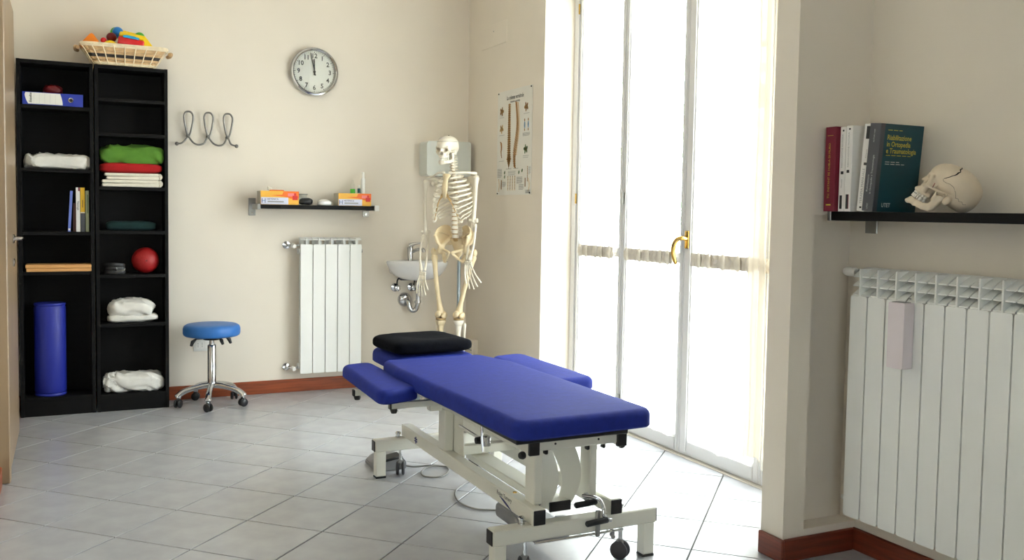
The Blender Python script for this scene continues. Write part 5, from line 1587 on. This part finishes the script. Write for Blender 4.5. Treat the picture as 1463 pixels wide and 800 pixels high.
niche_book(2.2860, 2.252, 2.380, 0.18, 0.288, 'book_white', 'white leaning book with a black label at the top of its spine', -0.0 + 0.085,
           stuff=[('patch', 0.3, 0.9, 0.83, 0.975, 'ink'), ('patch', 0.35, 0.85, 0.53, 0.56, 'ink'), ('text', 'TERAPIA MANUALE', 0.0135, 0.45, 0.29, 'ink_grey'), ('patch', 0.35, 0.6, 0.035, 0.055, 'ink'), ('text', 'Atlante', 0.010, 0.55, 0.66, 'ink_grey')])
niche_book(2.2500, 2.205, 2.366, 0.195, 0.286, 'teal', 'large dark teal book with yellow title and grey spine, front cover showing', 0.085, spine='slate',
           stuff=[('cover', 'Riabilitazione', 0.0235, 0.16, 0.845, 'gold'), ('cover', 'in Ortopedia', 0.0235, 0.16, 0.77, 'gold'), ('cover', 'e Traumatologia', 0.0235, 0.16, 0.695, 'gold'), ('line', 0.17, 0.75, 0.645, 'gold'), ('line', 0.17, 0.5, 0.93, 'gold'), ('line', 0.17, 0.5, 0.57, 'silver_ink'), ('line', 0.17, 0.62, 0.545, 'silver_ink'),
                  ('cover', 'UTET', 0.019, 0.18, 0.075, 'silver_ink'), ('text', 'in Ortopedia e Traumatologia', 0.0105, 0.62, 0.42, 'silver_ink'), ('text', 'Riabilitazione', 0.0105, 0.32, 0.32, 'silver_ink'), ('text', 'AUTORI VARI', 0.007, 0.5, 0.86, 'silver_ink'), ('text', 'UTET', 0.008, 0.5, 0.06, 'silver_ink')])

# ------------------------------------------------------------------ skulls
def f_cran(P):
    d = sd_ell(P, (-0.006, 0, 0.048), (0.091, 0.069, 0.064))
    d = smin(d, sd_ell(P, (0.042, 0, 0.046), (0.052, 0.053, 0.048)), 0.02)
    d = smin(d, sd_ell(P, (-0.055, 0, 0.018), (0.042, 0.052, 0.042)), 0.02)
    d = smin(d, sd_ell(P, (-0.03, 0, -0.008), (0.05, 0.045, 0.024)), 0.02)
    Q = P.copy(); Q[..., 1] = np.abs(Q[..., 1])                     # mirror symmetry
    tf = sd_ell(Q, (0.05, 0.073, 0.008), (0.036, 0.02, 0.034))      # temporal hollow
    d = smax(d, -tf, 0.008)
    d = smax(d, -sd_ell(Q, (0.036, 0.060, -0.016), (0.017, 0.017, 0.018)), 0.004)
    face = sd_ell(Q, (0.062, 0, -0.018), (0.030, 0.034, 0.040))
    face = smin(face, sd_ell(Q, (0.070, 0.0, -0.036), (0.027, 0.028, 0.022)), 0.01)
    d = smin(d, face, 0.014)
    for a, b, r in (((0.088, 0.010, 0.026), (0.076, 0.046, 0.026), 0.0075), ((0.076, 0.048, 0.027), (0.066, 0.052, -0.006), 0.006), ((0.066, 0.052, -0.008), (0.080, 0.026, -0.014), 0.008), ((0.066, 0.050, -0.010), (0.066, 0.036, -0.032), 0.008)):
        d = smin(d, sd_cap(Q, a, b, r), 0.006)
    d = smin(d, sd_cap(Q, (0.062, 0.056, -0.010), (0.030, 0.066, -0.006), 0.0052, 0.0042), 0.004)
    d = smin(d, sd_cap(Q, (0.030, 0.066, -0.006), (0.000, 0.064, 0.000), 0.0042, 0.006), 0.004)
    orb = smin(sd_ell(Q, (0.092, 0.031, 0.008), (0.036, 0.0175, 0.0165)), sd_cap(Q, (0.085, 0.030, 0.008), (0.055, 0.020, 0.006), 0.0145, 0.008), 0.004)
    d = smax(d, -orb, 0.0025)
    d = smin(d, sd_ell(Q, (0.060, 0.0475, 0.006), (0.019, 0.0042, 0.021)), 0.003)
    d = smin(d, sd_cap(Q, (0.086, 0.0, 0.022), (0.099, 0.0, -0.006), 0.0075, 0.006), 0.006)
    nos = smin(sd_ell(Q, (0.094, 0.006, -0.024), (0.034, 0.0078, 0.0115)), sd_ell(Q, (0.098, 0.0, -0.013), (0.022, 0.006, 0.010)), 0.004)
    d = smax(d, -nos, 0.003)
    alv = 9.0
    arch = [(0.094, 0.0, -0.044), (0.089, 0.014, -0.044), (0.076, 0.024, -0.044), (0.058, 0.029, -0.043), (0.044, 0.030, -0.042)]
    for a, b in zip(arch, arch[1:]):
        alv = np.minimum(alv, sd_cap(Q, a, b, 0.0075))
    d = smin(d, alv, 0.008)
    d = smin(d, sd_ell(Q, (-0.014, 0.052, -0.018), (0.013, 0.010, 0.020)), 0.008)   # mastoid
    d = smax(d, -sd_ell(Q, (0.004, 0.070, -0.004), (0.005, 0.012, 0.005)), 0.003)   # ear hole
    d = smax(d, -sd_ell(Q, (0.02, 0, -0.065), (0.045, 0.024, 0.028)), 0.006)        # hollow under the palate
    return d
def f_jaw(P):
    Q = P.copy(); Q[..., 1] = np.abs(Q[..., 1])
    d = 9.0
    low = [(0.090, 0.0, -0.094), (0.085, 0.017, -0.094), (0.066, 0.033, -0.092), (0.036, 0.044, -0.087), (0.014, 0.048, -0.080)]
    for a, b in zip(low, low[1:]):
        d = smin(d, sd_cap(Q, a, b, 0.0072, sc=(1, 1, 0.52)), 0.004) if not isinstance(d, float) else sd_cap(Q, a, b, 0.0072, sc=(1, 1, 0.52))
    d = smin(d, sd_ell(Q, (0.093, 0.0, -0.104), (0.009, 0.016, 0.008)), 0.008)
    d = smin(d, sd_cap(Q, (0.017, 0.049, -0.076), (0.008, 0.053, -0.020), 0.0062, 0.0052, sc=(0.42, 1, 1)), 0.006)
    d = smin(d, sd_cap(Q, (0.024, 0.050, -0.045), (0.032, 0.051, -0.010), 0.006, 0.0035), 0.006)
    d = smin(d, sd_cap(Q, (0.006, 0.046, -0.008), (0.003, 0.060, -0.008), 0.0065), 0.006)
    return d

def skull_bms(h=0.0026):
    c = sdf_bm(f_cran, (-0.105, -0.08, -0.06), (0.112, 0.08, 0.12), h)
    j = sdf_bm(f_jaw, (-0.01, -0.072, -0.12), (0.108, 0.072, 0.004), h * 0.9)
    return c, j

def teeth_bm(upper):
    b = B()
    n = 14
    for k in range(n):
        s = (k + 0.5) / n * 2 - 1
        a = s * 1.25
        x = 0.092 - 0.050 * s * s
        y = 0.029 * math.sin(a) / math.sin(1.25)
        tx, ty = -0.1 * s, 0.029 * 1.25 * math.cos(a) / math.sin(1.25)
        an = math.atan2(-tx * 1.0, ty)
        w = 0.0030 if abs(s) < 0.65 else 0.0040
        z0, z1 = (-0.0605, -0.045) if upper else (-0.078, -0.0625)
        vs_ = box(b, x - 0.0035, x + 0.0035, y - w, y + w, z0, z1, bev=0.0012)
        bmesh.ops.rotate(b, verts=vs_, cent=(x, y, 0), matrix=Matrix.Rotation(an, 3, 'Z'))
    return b

from mathutils.bvhtree import BVHTree
def squash(p):
    return Vector((p.x, p.y, p.z * (0.88 if p.z < 0 else 0.97)))
def build_skull(par, cran, jaw, mtx, m, detailed):
    """par: the thing, or None for sub-parts; returns made parts. mtx: skull space -> room."""
    bvh = BVHTree.FromBMesh(cran)
    def hug(pts2, side=1, lift=0.0003):
        out = []
        for x, z in pts2:
            hit = bvh.ray_cast(Vector((x, 0.25 * side, z)), Vector((0, -side, 0)))
            if hit[0] is not None:
                out.append(hit[0] + Vector((0, side * lift, 0)))
        return out
    parts = []
    cuts = []
    if detailed:
        zig = [(0.020, 0.1085), (0.016, 0.105), (0.018, 0.099), (0.012, 0.092), (0.015, 0.086), (0.016, 0.078), (0.019, 0.072), (0.024, 0.066), (0.028, 0.058), (0.034, 0.050), (0.040, 0.042)]
        for sd in (1, -1):
            b = B(); p = hug(zig, sd)
            tube(b, p, [0.0008, 0.0020, 0.0025, 0.0018, 0.0029, 0.0026, 0.0016, 0.0014, 0.0013, 0.0012, 0.0009][:len(p)], 6); cuts.append(('coronal_crack', b, 'suture'))
            b = B(); p = hug([(0.042, 0.040), (0.036, 0.034), (0.026, 0.034), (0.012, 0.038), (-0.004, 0.036), (-0.020, 0.024), (-0.032, 0.010)], sd)
            tube(b, p, 0.0005, 5); cuts.append(('squamous_suture', b, 'suture'))
            b = B(); p = hug([(-0.030, 0.008), (-0.04, 0.012), (-0.046, 0.006), (-0.056, 0.010), (-0.064, 0.004), (-0.072, 0.010)], sd)
            tube(b, p, 0.0005, 5); cuts.append(('occipital_suture', b, 'suture'))
            b = B(); p = hug([(0.054, 0.012), (0.052, 0.0), (0.050, -0.006)], sd)
            if len(p) > 1:
                tube(b, p, 0.0014, 6); cuts.append(('muscle_mark', b, 'red_mark'))
    else:
        pts_ = []
        for k in range(25):
            a = math.radians(-115 + 230 * k / 24)
            o = Vector((0, 0, 0.066 + 0.004 * math.cos(a)))
            dr = Vector((math.cos(a), math.sin(a), 0))
            hit = bvh.ray_cast(o + dr * 0.3, -dr)
            if hit[0] is not None:
                pts_.append(hit[0] + dr * 0.0003)
        b = B(); tube(b, pts_, 0.0013, 6); cuts.append(('cap_cut_line', b, 'suture'))
    for v in list(cran.verts) + list(jaw.verts) + [v for c_ in cuts for v in c_[1].verts]:
        v.co = squash(v.co)
    cran.transform(mtx); jaw.transform(mtx)
    ut, lt = teeth_bm(True), teeth_bm(False)
    for v in list(ut.verts) + list(lt.verts):
        v.co = squash(v.co)
    ut.transform(mtx); lt.transform(mtx)
    s = obj('cranium', cran, M[m], par, smooth=True)
    jw = obj('jaw', jaw, M[m], par if detailed else s, smooth=True)
    for nm, bmt, pr in (('upper_teeth', ut, s), ('lower_teeth', lt, jw if detailed else s)):
        obj(nm, bmt, M['tooth'], pr)
    for nm, b, mm in cuts:
        b.transform(mtx)
        obj(nm, b, M[mm], s, smooth=True)
    return s

# loose skull lying on the shelf, chin tipped up
SCL = 0.87
Fv = Vector((-0.60, 0.80, 0)).normalized()
ca, ja = skull_bms(0.0023)
rot = Matrix(((Fv.x, -Fv.y, 0, 0), (Fv.y, Fv.x, 0, 0), (0, 0, 1, 0), (0, 0, 0, 1))) @ Matrix.Rotation(math.radians(-36), 4, 'Y') @ Matrix.Scale(SCL, 4)
zmin = min(min((rot @ squash(v.co)).z for v in ca.verts), min((rot @ squash(v.co)).z for v in ja.verts))
pos = (2.462, 2.003, BZ0 - zmin + 0.0005)
t = thing('model_skull', 'life-size model skull lying on the shelf right of the teal book', 'skull', (pos[0], pos[1], BZ0))
build_skull(t, ca, ja, Matrix.Translation(pos) @ rot, 'skullm', True)

# ------------------------------------------------------------------ skeleton on its stand
SKX, SKY = 2.15, 5.38
SA = math.atan2(-0.676, -0.737)
sk = thing('model_skeleton', 'full-size white model skeleton hanging on a stand in the corner', 'skeleton', (SKX, SKY, 0), SA)
def bpart(nm, fn, m='bone', par=None, smooth=True, label=None):
    b = B()
    fn(b)
    return obj(nm, b, M[m], par or sk, local=True, smooth=smooth, label=label)
def bone(b, p0, p1, r, k0, k1, bow=(0, 0, 0), seg=10):
    p0, p1, bow = Vector(p0), Vector(p1), Vector(bow)
    n = 10
    pts_, rs = [], []
    for k in range(n + 1):
        s = k / n
        pts_.append(p0.lerp(p1, s) + bow * math.sin(PI * s))
        e0, e1 = max(0, 1 - s / 0.22), max(0, 1 - (1 - s) / 0.22)
        rs.append(r + (k0 - r) * e0 ** 1.5 + (k1 - r) * e1 ** 1.5)
    tube(b, pts_, rs, seg)
    ball(b, p0, k0 * 0.95, 10)
    ball(b, p1, k1 * 0.95, 10)
# stand
bpart('stand_pole', lambda b: tube(b, [(-0.075, 0.039, 0.06), (-0.075, 0.039, 0.98), (-0.06, 0.038, 1.0)], 0.011, 12), 'stand')
def stand_legs(b):
    for k in range(5):
        a = 2 * PI * k / 5 + 0.3
        tube(b, [(-0.075, 0.039, 0.075), (-0.075 + 0.26 * math.cos(a), 0.039 + 0.26 * math.sin(a), 0.055)], 0.012, 8)
        lathe(b, [(0, -0.01), (0.022, -0.01), (0.022, 0.01), (0, 0.01)], (-0.075 + 0.26 * math.cos(a), 0.039 + 0.26 * math.sin(a), 0.0225), (math.sin(a), -math.cos(a), 0), 14)
        tube(b, [(-0.075 + 0.26 * math.cos(a), 0.039 + 0.26 * math.sin(a), 0.055), (-0.075 + 0.26 * math.cos(a), 0.039 + 0.26 * math.sin(a), 0.03)], 0.009, 6)
bpart('stand_base', stand_legs, 'stand')
# spine
SPN = smooth_pts([(-0.055, 0.037, 1.0), (-0.03, 0.037, 1.04), (-0.015, 0.037, 1.08), (-0.008, 0.035, 1.14), (-0.015, 0.031, 1.21), (-0.04, 0.026, 1.29), (-0.05, 0.021, 1.37), (-0.03, 0.017, 1.44), (-0.012, 0.014, 1.49), (-0.012, 0.012, 1.535), (-0.008, 0.012, 1.562)], 12)
def sp_at(z):
    for a, b in zip(SPN, SPN[1:]):
        if a.z <= z <= b.z:
            return a.lerp(b, (z - a.z) / (b.z - a.z + 1e-9))
    return SPN[-1]
spine = bpart('spine', lambda b: tube(b, [sp_at(1.03 + 0.53 * k / 60) for k in range(60)], [0.0185 - 0.0105 * k / 59 for k in range(60)], 14), 'disc', label='tan discs between the vertebrae')
zs = []
z = 1.048
for k in range(24):
    hgt = 0.0305 - 0.0152 * (k / 23) ** 0.85
    zs.append((z + hgt * 0.5, hgt))
    z += hgt
sc_ = (1.558 - 1.04) / (z - 1.048)
zs = [(1.04 + (a - 1.048) * sc_, h * sc_) for a, h in zs]
for k, (zc, hh) in enumerate(zs):
    p = sp_at(zc)
    r = 0.0245 - 0.0125 * (k / 23)
    def vert(b):
        h = hh * 0.38
        lathe(b, [(0, -h), (r, -h), (r * 0.92, -h * 0.4), (r * 0.92, h * 0.4), (r, h), (0, h)], p, (0, 0, 1), 14)
        pr = 0.028 if k > 4 else 0.034
        tube(b, [p + Vector((-r * 0.7, 0, 0)), p + Vector((-r - pr, 0, -0.012 if 5 < k < 17 else -0.003))], [0.006, 0.0035], 6)
        for s in (-1, 1):
            tube(b, [p + Vector((-r * 0.7, s * r * 0.5, 0)), p + Vector((-r - 0.006, s * (r + 0.014 + 0.006 * (k < 5)), 0.004))], [0.0055, 0.0035], 6)
    bpart('vertebra', vert, 'bone', spine)
# sacrum + pelvis
def f_pel(P):
    Q = P.copy()
    Q[..., 1] = np.abs(Q[..., 1])
    # iliac blade: a shell bitten from two ellipsoids
    a = sd_ell(Q, (0.0, 0.050, 0.105), (0.068, 0.082, 0.080))
    c = sd_ell(Q, (0.016, 0.036, 0.112), (0.070, 0.084, 0.084))
    d = smax(a, -c, 0.004)
    d = smax(d, -(Q[..., 1] - 0.030), 0.004)
    d = smax(d, (0.050 - Q[..., 2]), 0.01)
    d = smin(d, sd_cap(Q, (-0.052, 0.045, 0.11), (0.0, 0.122, 0.138), 0.0065), 0.006)
    d = smin(d, sd_cap(Q, (0.0, 0.122, 0.138), (0.045, 0.112, 0.105), 0.0065), 0.006)
    d = smin(d, sd_cap(Q, (0.045, 0.112, 0.105), (0.020, 0.090, 0.045), 0.009), 0.008)
    d = smin(d, sd_cap(Q, (-0.050, 0.04, 0.10), (0.005, 0.085, 0.04), 0.014), 0.012)
    d = smin(d, sd_ell(Q, (0.006, 0.088, 0.022), (0.026, 0.022, 0.028)), 0.012)
    d = smax(d, -sd_ell(Q, (0.012, 0.112, 0.016), (0.022, 0.018, 0.022)), 0.004)
    d = smin(d, sd_cap(Q, (0.015, 0.078, 0.026), (0.052, 0.012, 0.006), 0.009, 0.010), 0.008)
    d = smin(d, sd_cap(Q, (0.052, 0.012, 0.0), (0.010, 0.058, -0.050), 0.008), 0.006)
    d = smin(d, sd_cap(Q, (-0.012, 0.082, 0.01), (0.002, 0.062, -0.050), 0.012, 0.013), 0.008)
    return d
bm = sdf_bm(f_pel, (-0.08, -0.15, -0.075), (0.08, 0.15, 0.205), 0.0042)
PC = (-0.005, 0.037, 0.948)
bm.transform(Matrix.Translation(PC))
pelvis = obj('pelvis', bm, M['bone_tan'], sk, local=True, smooth=True, label='yellowish cast pelvis')
def sacrum(b):
    tube(b, smooth_pts([(-0.035, 0.037, 1.045), (-0.055, 0.037, 1.01), (-0.072, 0.037, 0.97), (-0.07, 0.037, 0.93), (-0.055, 0.037, 0.905)], 4), [0.03, 0.03, 0.03, 0.029, 0.028, 0.027, 0.026, 0.024, 0.022, 0.02, 0.018, 0.015, 0.012, 0.009, 0.008, 0.006, 0.004], 12, flat=(1.5, 0.6))
bpart('sacrum', sacrum, 'bone_tan', pelvis)
# ribs
STN = [(0.068, 0.016, 1.440), (0.076, 0.014, 1.415), (0.082, 0.012, 1.38), (0.086, 0.010, 1.34), (0.084, 0.009, 1.305), (0.078, 0.008, 1.285)]
cage = bpart('breastbone', lambda b: tube(b, smooth_pts(STN, 4), [0.016, 0.02, 0.021, 0.018, 0.015, 0.013, 0.0125, 0.013, 0.0135, 0.014, 0.0145, 0.015, 0.015, 0.014, 0.013, 0.012, 0.011, 0.008, 0.006, 0.005, 0.003], 12, flat=(1.3, 0.45)), 'bone_tan')
for k in range(12):
    pb = sp_at(zs[16 - k][0])
    bw = (0.052, 0.078, 0.094, 0.106, 0.114, 0.120, 0.123, 0.124, 0.122, 0.116, 0.106, 0.092)[k]
    fr_end = (0.066, 0.074, 0.080, 0.084, 0.085, 0.080, 0.074, 0.068, 0.056, 0.044, 0.0, -0.03)[k]
    drop = (0.02, 0.03, 0.04, 0.05, 0.06, 0.072, 0.084, 0.092, 0.098, 0.098, 0.075, 0.05)[k]
    endy = (0.022, 0.022, 0.022, 0.024, 0.03, 0.044, 0.056, 0.066, 0.078, 0.088, 0.10, 0.088)[k]
    for s in (-1, 1):
        def rib(b):
            cyr = 0.028
            pts_ = [pb + Vector((-0.012, s * 0.016, 0.004)), pb + Vector((-0.035, s * (0.025 + bw * 0.28), 0.0)), Vector((pb.x - 0.020, cyr * 0.6 + pb.y * 0.4 + s * bw * 0.86, pb.z - drop * 0.25)), Vector((pb.x * 0.3 + 0.012, cyr * 0.7 + pb.y * 0.3 + s * bw, pb.z - drop * 0.52))]
            if k < 10:
                pts_ += [Vector((fr_end * 0.72, 0.018 + s * (bw * 0.80), pb.z - drop * 0.82)), Vector((fr_end, 0.013 + s * (endy + (bw - endy) * 0.35), pb.z - drop)), Vector((fr_end, 0.012 + s * endy, pb.z - drop * (0.98 if k < 4 else 0.90)))]
            pp_ = smooth_pts(pts_, 5)
            n_ = len(pp_)
            tube(b, pp_, [0.0052 + 0.0024 * math.sin(PI * i / (n_ - 1)) for i in range(n_)], 8, flat=(0.62, 1.2))
        bpart('rib', rib, 'bone', cage)
    if 4 <= k < 10:
        for s in (-1, 1):
            bpart('rib_cartilage', lambda b: tube(b, smooth_pts([(fr_end, 0.012 + s * endy, pb.z - drop * 0.90), (0.082, 0.010 + s * (endy * 0.55), 1.255 + 0.012 * (9 - k) - 0.0), (0.083, 0.010 + s * 0.014, 1.300 + 0.006 * (9 - k))], 5), 0.0032, 6), 'disc', cage)
# shoulder girdle
for s, ac in ((-1, (-0.025, -0.166, 1.418)), (1, (-0.025, 0.170, 1.448))):
    bpart('clavicle', lambda b: tube(b, smooth_pts([(0.070, 0.016 + s * 0.016, 1.446), (0.066, 0.016 + s * 0.06, 1.447), (0.026, 0.016 + s * 0.115, 1.440 + (0.01 if s > 0 else -0.012)), ac], 5), [0.009] * 3 + [0.0065] * 10 + [0.009] * 3, 8))
    def scap(b):
        tri = [(s * 0.155, 1.425), (s * 0.07, 1.42), (s * 0.065, 1.38), (s * 0.095, 1.275), (s * 0.105, 1.275), (s * 0.15, 1.38)]
        lo = [b.verts.new((-0.088 + 0.35 * (abs(y) - 0.07), y + 0.018, z + 0.012 * s)) for y, z in tri]
        hi = [b.verts.new((-0.094 + 0.35 * (abs(y) - 0.07), y + 0.018, z + 0.012 * s)) for y, z in tri]
        n = len(tri)
        b.faces.new(lo); b.faces.new(hi[::-1])
        for k in range(n):
            b.faces.new((lo[k], lo[(k + 1) % n], hi[(k + 1) % n], hi[k]))
        tube(b, [(-0.096, 0.018 + s * 0.07, 1.395 + 0.012 * s), (-0.09, 0.018 + s * 0.12, 1.415 + 0.012 * s), Vector(ac)], [0.004, 0.006, 0.010], 8)
        ball(b, (-0.035, 0.018 + s * 0.15, 1.395 + 0.012 * s), 0.016, 10)
    bpart('scapula', scap)
# arms: joints from shoulder to wrist
arms = (((-0.028, -0.178, 1.388), (-0.022, -0.172, 1.070), (0.030, -0.164, 0.826), [(-0.186, 0.690), (-0.168, 0.672), (-0.146, 0.668), (-0.124, 0.680), (-0.100, 0.715)], -1),
        ((-0.028, 0.172, 1.418), (-0.012, 0.164, 1.150), (0.045, 0.160, 0.905), [(0.262, 0.778), (0.238, 0.752), (0.214, 0.737), (0.186, 0.738), (0.168, 0.770)], 1))
for sh, el, wr, tips, s in arms:
    sh, el, wr = Vector(sh), Vector(el), Vector(wr)
    def hum(b):
        bone(b, sh, el, 0.0115, 0.021, 0.015, (0.004, s * 0.004, 0))
        tube(b, [el + Vector((0, -0.027, 0.006)), el + Vector((0, 0.027, 0.006))], [0.011, 0.013], 10)
    bpart('humerus', hum)
    e2 = el + Vector((0, 0, -0.014))
    w2 = wr + Vector((0, 0, 0.012))
    bpart('radius', lambda b: bone(b, e2 + Vector((0.004, s * 0.015, -0.008)), w2 + Vector((0, s * 0.010, 0)), 0.0072, 0.0105, 0.0135, (0.006, s * 0.012, 0)))
    bpart('ulna', lambda b: bone(b, e2 + Vector((-0.012, -s * 0.008, 0.018)), w2 + Vector((-0.004, -s * 0.014, 0)), 0.0068, 0.014, 0.0085, (-0.004, -s * 0.006, 0)))
    hm = bpart('hand', lambda b: [ball(b, wr + Vector((0.002 * (q % 2), (q % 4 - 1.5) * 0.0115, -0.006 - 0.011 * (q // 4))), 0.0078, 8) for q in range(8)], 'bone', label=None)
    for q, (ty, tz) in enumerate(tips):
        st = wr + Vector((0.004, (q - 2) * 0.0095 * (1 if tips[0][0] < tips[-1][0] else -1), -0.024))
        en = Vector((wr.x + 0.035 + 0.012 * (q == 4), ty, tz))
        def fin(b):
            cuts = (0, 0.42, 0.68, 0.86, 1.0) if q != 4 else (0, 0.45, 0.78, 1.0)
            P_ = [st.lerp(en, c) + Vector((0.014 * math.sin(c * PI), 0, 0)) for c in cuts]
            for a_, b_ in zip(P_, P_[1:]):
                tube(b, [a_, a_.lerp(b_, 0.15), a_.lerp(b_, 0.5), a_.lerp(b_, 0.85), b_], [0.0042, 0.0058, 0.0038, 0.0054, 0.0042], 7)
        bpart('finger', fin, 'bone', hm)
# legs
for s, hip, knee, ank in ((-1, (0.006, -0.056, 0.962), (0.020, -0.038, 0.535), (0.0, -0.045, 0.125)), (1, (0.006, 0.130, 0.962), (0.020, 0.086, 0.540), (0.0, 0.082, 0.125))):
    hip, knee, ank = Vector(hip), Vector(knee), Vector(ank)
    tro = hip + Vector((-0.008, s * 0.050, -0.008))
    def fem(b):
        ball(b, hip, 0.022, 14)
        tube(b, [hip, tro + Vector((0, -s * 0.008, -0.012))], [0.014, 0.016], 10)
        ball(b, tro, 0.019, 12, (1, 0.8, 1.25))
        bone(b, tro + Vector((0, -s * 0.008, -0.03)), knee + Vector((0, 0, 0.035)), 0.0145, 0.020, 0.024, (0.012, 0, 0), 12)
        for q in (-1, 1):
            ball(b, knee + Vector((-0.004, q * 0.020, 0.022)), 0.0235, 12, (1.15, 0.85, 1))
    bpart('femur', fem, 'bone_tan')
    bpart('patella', lambda b: ball(b, knee + Vector((0.034, 0, 0.035)), 0.017, 12, (0.55, 1, 1.15)), 'bone_tan')
    bpart('meniscus', lambda b: lathe(b, [(0, -0.004), (0.032, -0.004), (0.032, 0.003), (0, 0.003)], knee + Vector((0, 0, 0.0)), (0, 0, 1), 18), 'disc')
    def tib(b):
        k2 = knee + Vector((0, 0, -0.022))
        bone(b, k2, ank, 0.0125, 0.027, 0.018, (0.006, 0, 0), 12)
        lathe(b, [(0, 0.015), (0.034, 0.014), (0.033, 0.002), (0.022, -0.02), (0, -0.03)], k2, (0, 0, 1), 18)
    bpart('tibia', tib, 'bone_tan' if s < 0 else 'bone')
    bpart('fibula', lambda b: bone(b, knee + Vector((-0.018, s * 0.034, -0.035)), ank + Vector((-0.008, s * 0.026, -0.012)), 0.0062, 0.011, 0.010))
    def foot(b):
        ball(b, ank + Vector((0.0, 0, -0.022)), 0.022, 12, (1.1, 0.9, 0.8))
        tube(b, [ank + Vector((0.01, 0, -0.035)), ank + Vector((-0.05, 0, -0.045))], [0.018, 0.02], 10)
        tube(b, [ank + Vector((0.01, 0, -0.03)), ank + Vector((0.07, 0.0, -0.042))], [0.022, 0.022], 10, flat=(1.3, 0.7))
    ft = bpart('foot', foot)
    for q in range(5):
        bpart('toe', lambda b: [tube(b, [a_, a_.lerp(b_, 0.2), a_.lerp(b_, 0.8), b_], [0.006, 0.0075, 0.0065, 0.005], 7) for a_, b_ in [(ank + Vector((0.065, (q - 2) * 0.012, -0.045)), ank + Vector((0.125, (q - 2) * 0.017, -0.058))), (ank + Vector((0.125, (q - 2) * 0.017, -0.058)), ank + Vector((0.16 - 0.004 * abs(q - 2), (q - 2) * 0.018, -0.06)))]], 'bone', ft)
# head
c2, j2 = skull_bms(0.0034)
HM = Matrix.Translation((0.0, -0.012, 1.587)) @ Matrix.Rotation(math.radians(-6), 4, 'Z') @ Matrix.Rotation(math.radians(4), 4, 'Y') @ Matrix.Scale(0.86, 4)
build_skull(sk, c2, j2, PM[sk.name] @ HM, 'bone', False)
bpart('hanger_screw', lambda b: lathe(b, [(0, 0), (0.004, 0), (0.004, 0.012), (0, 0.014)], (-0.008, -0.011, 1.672), (0, 0, 1), 8), 'ink')
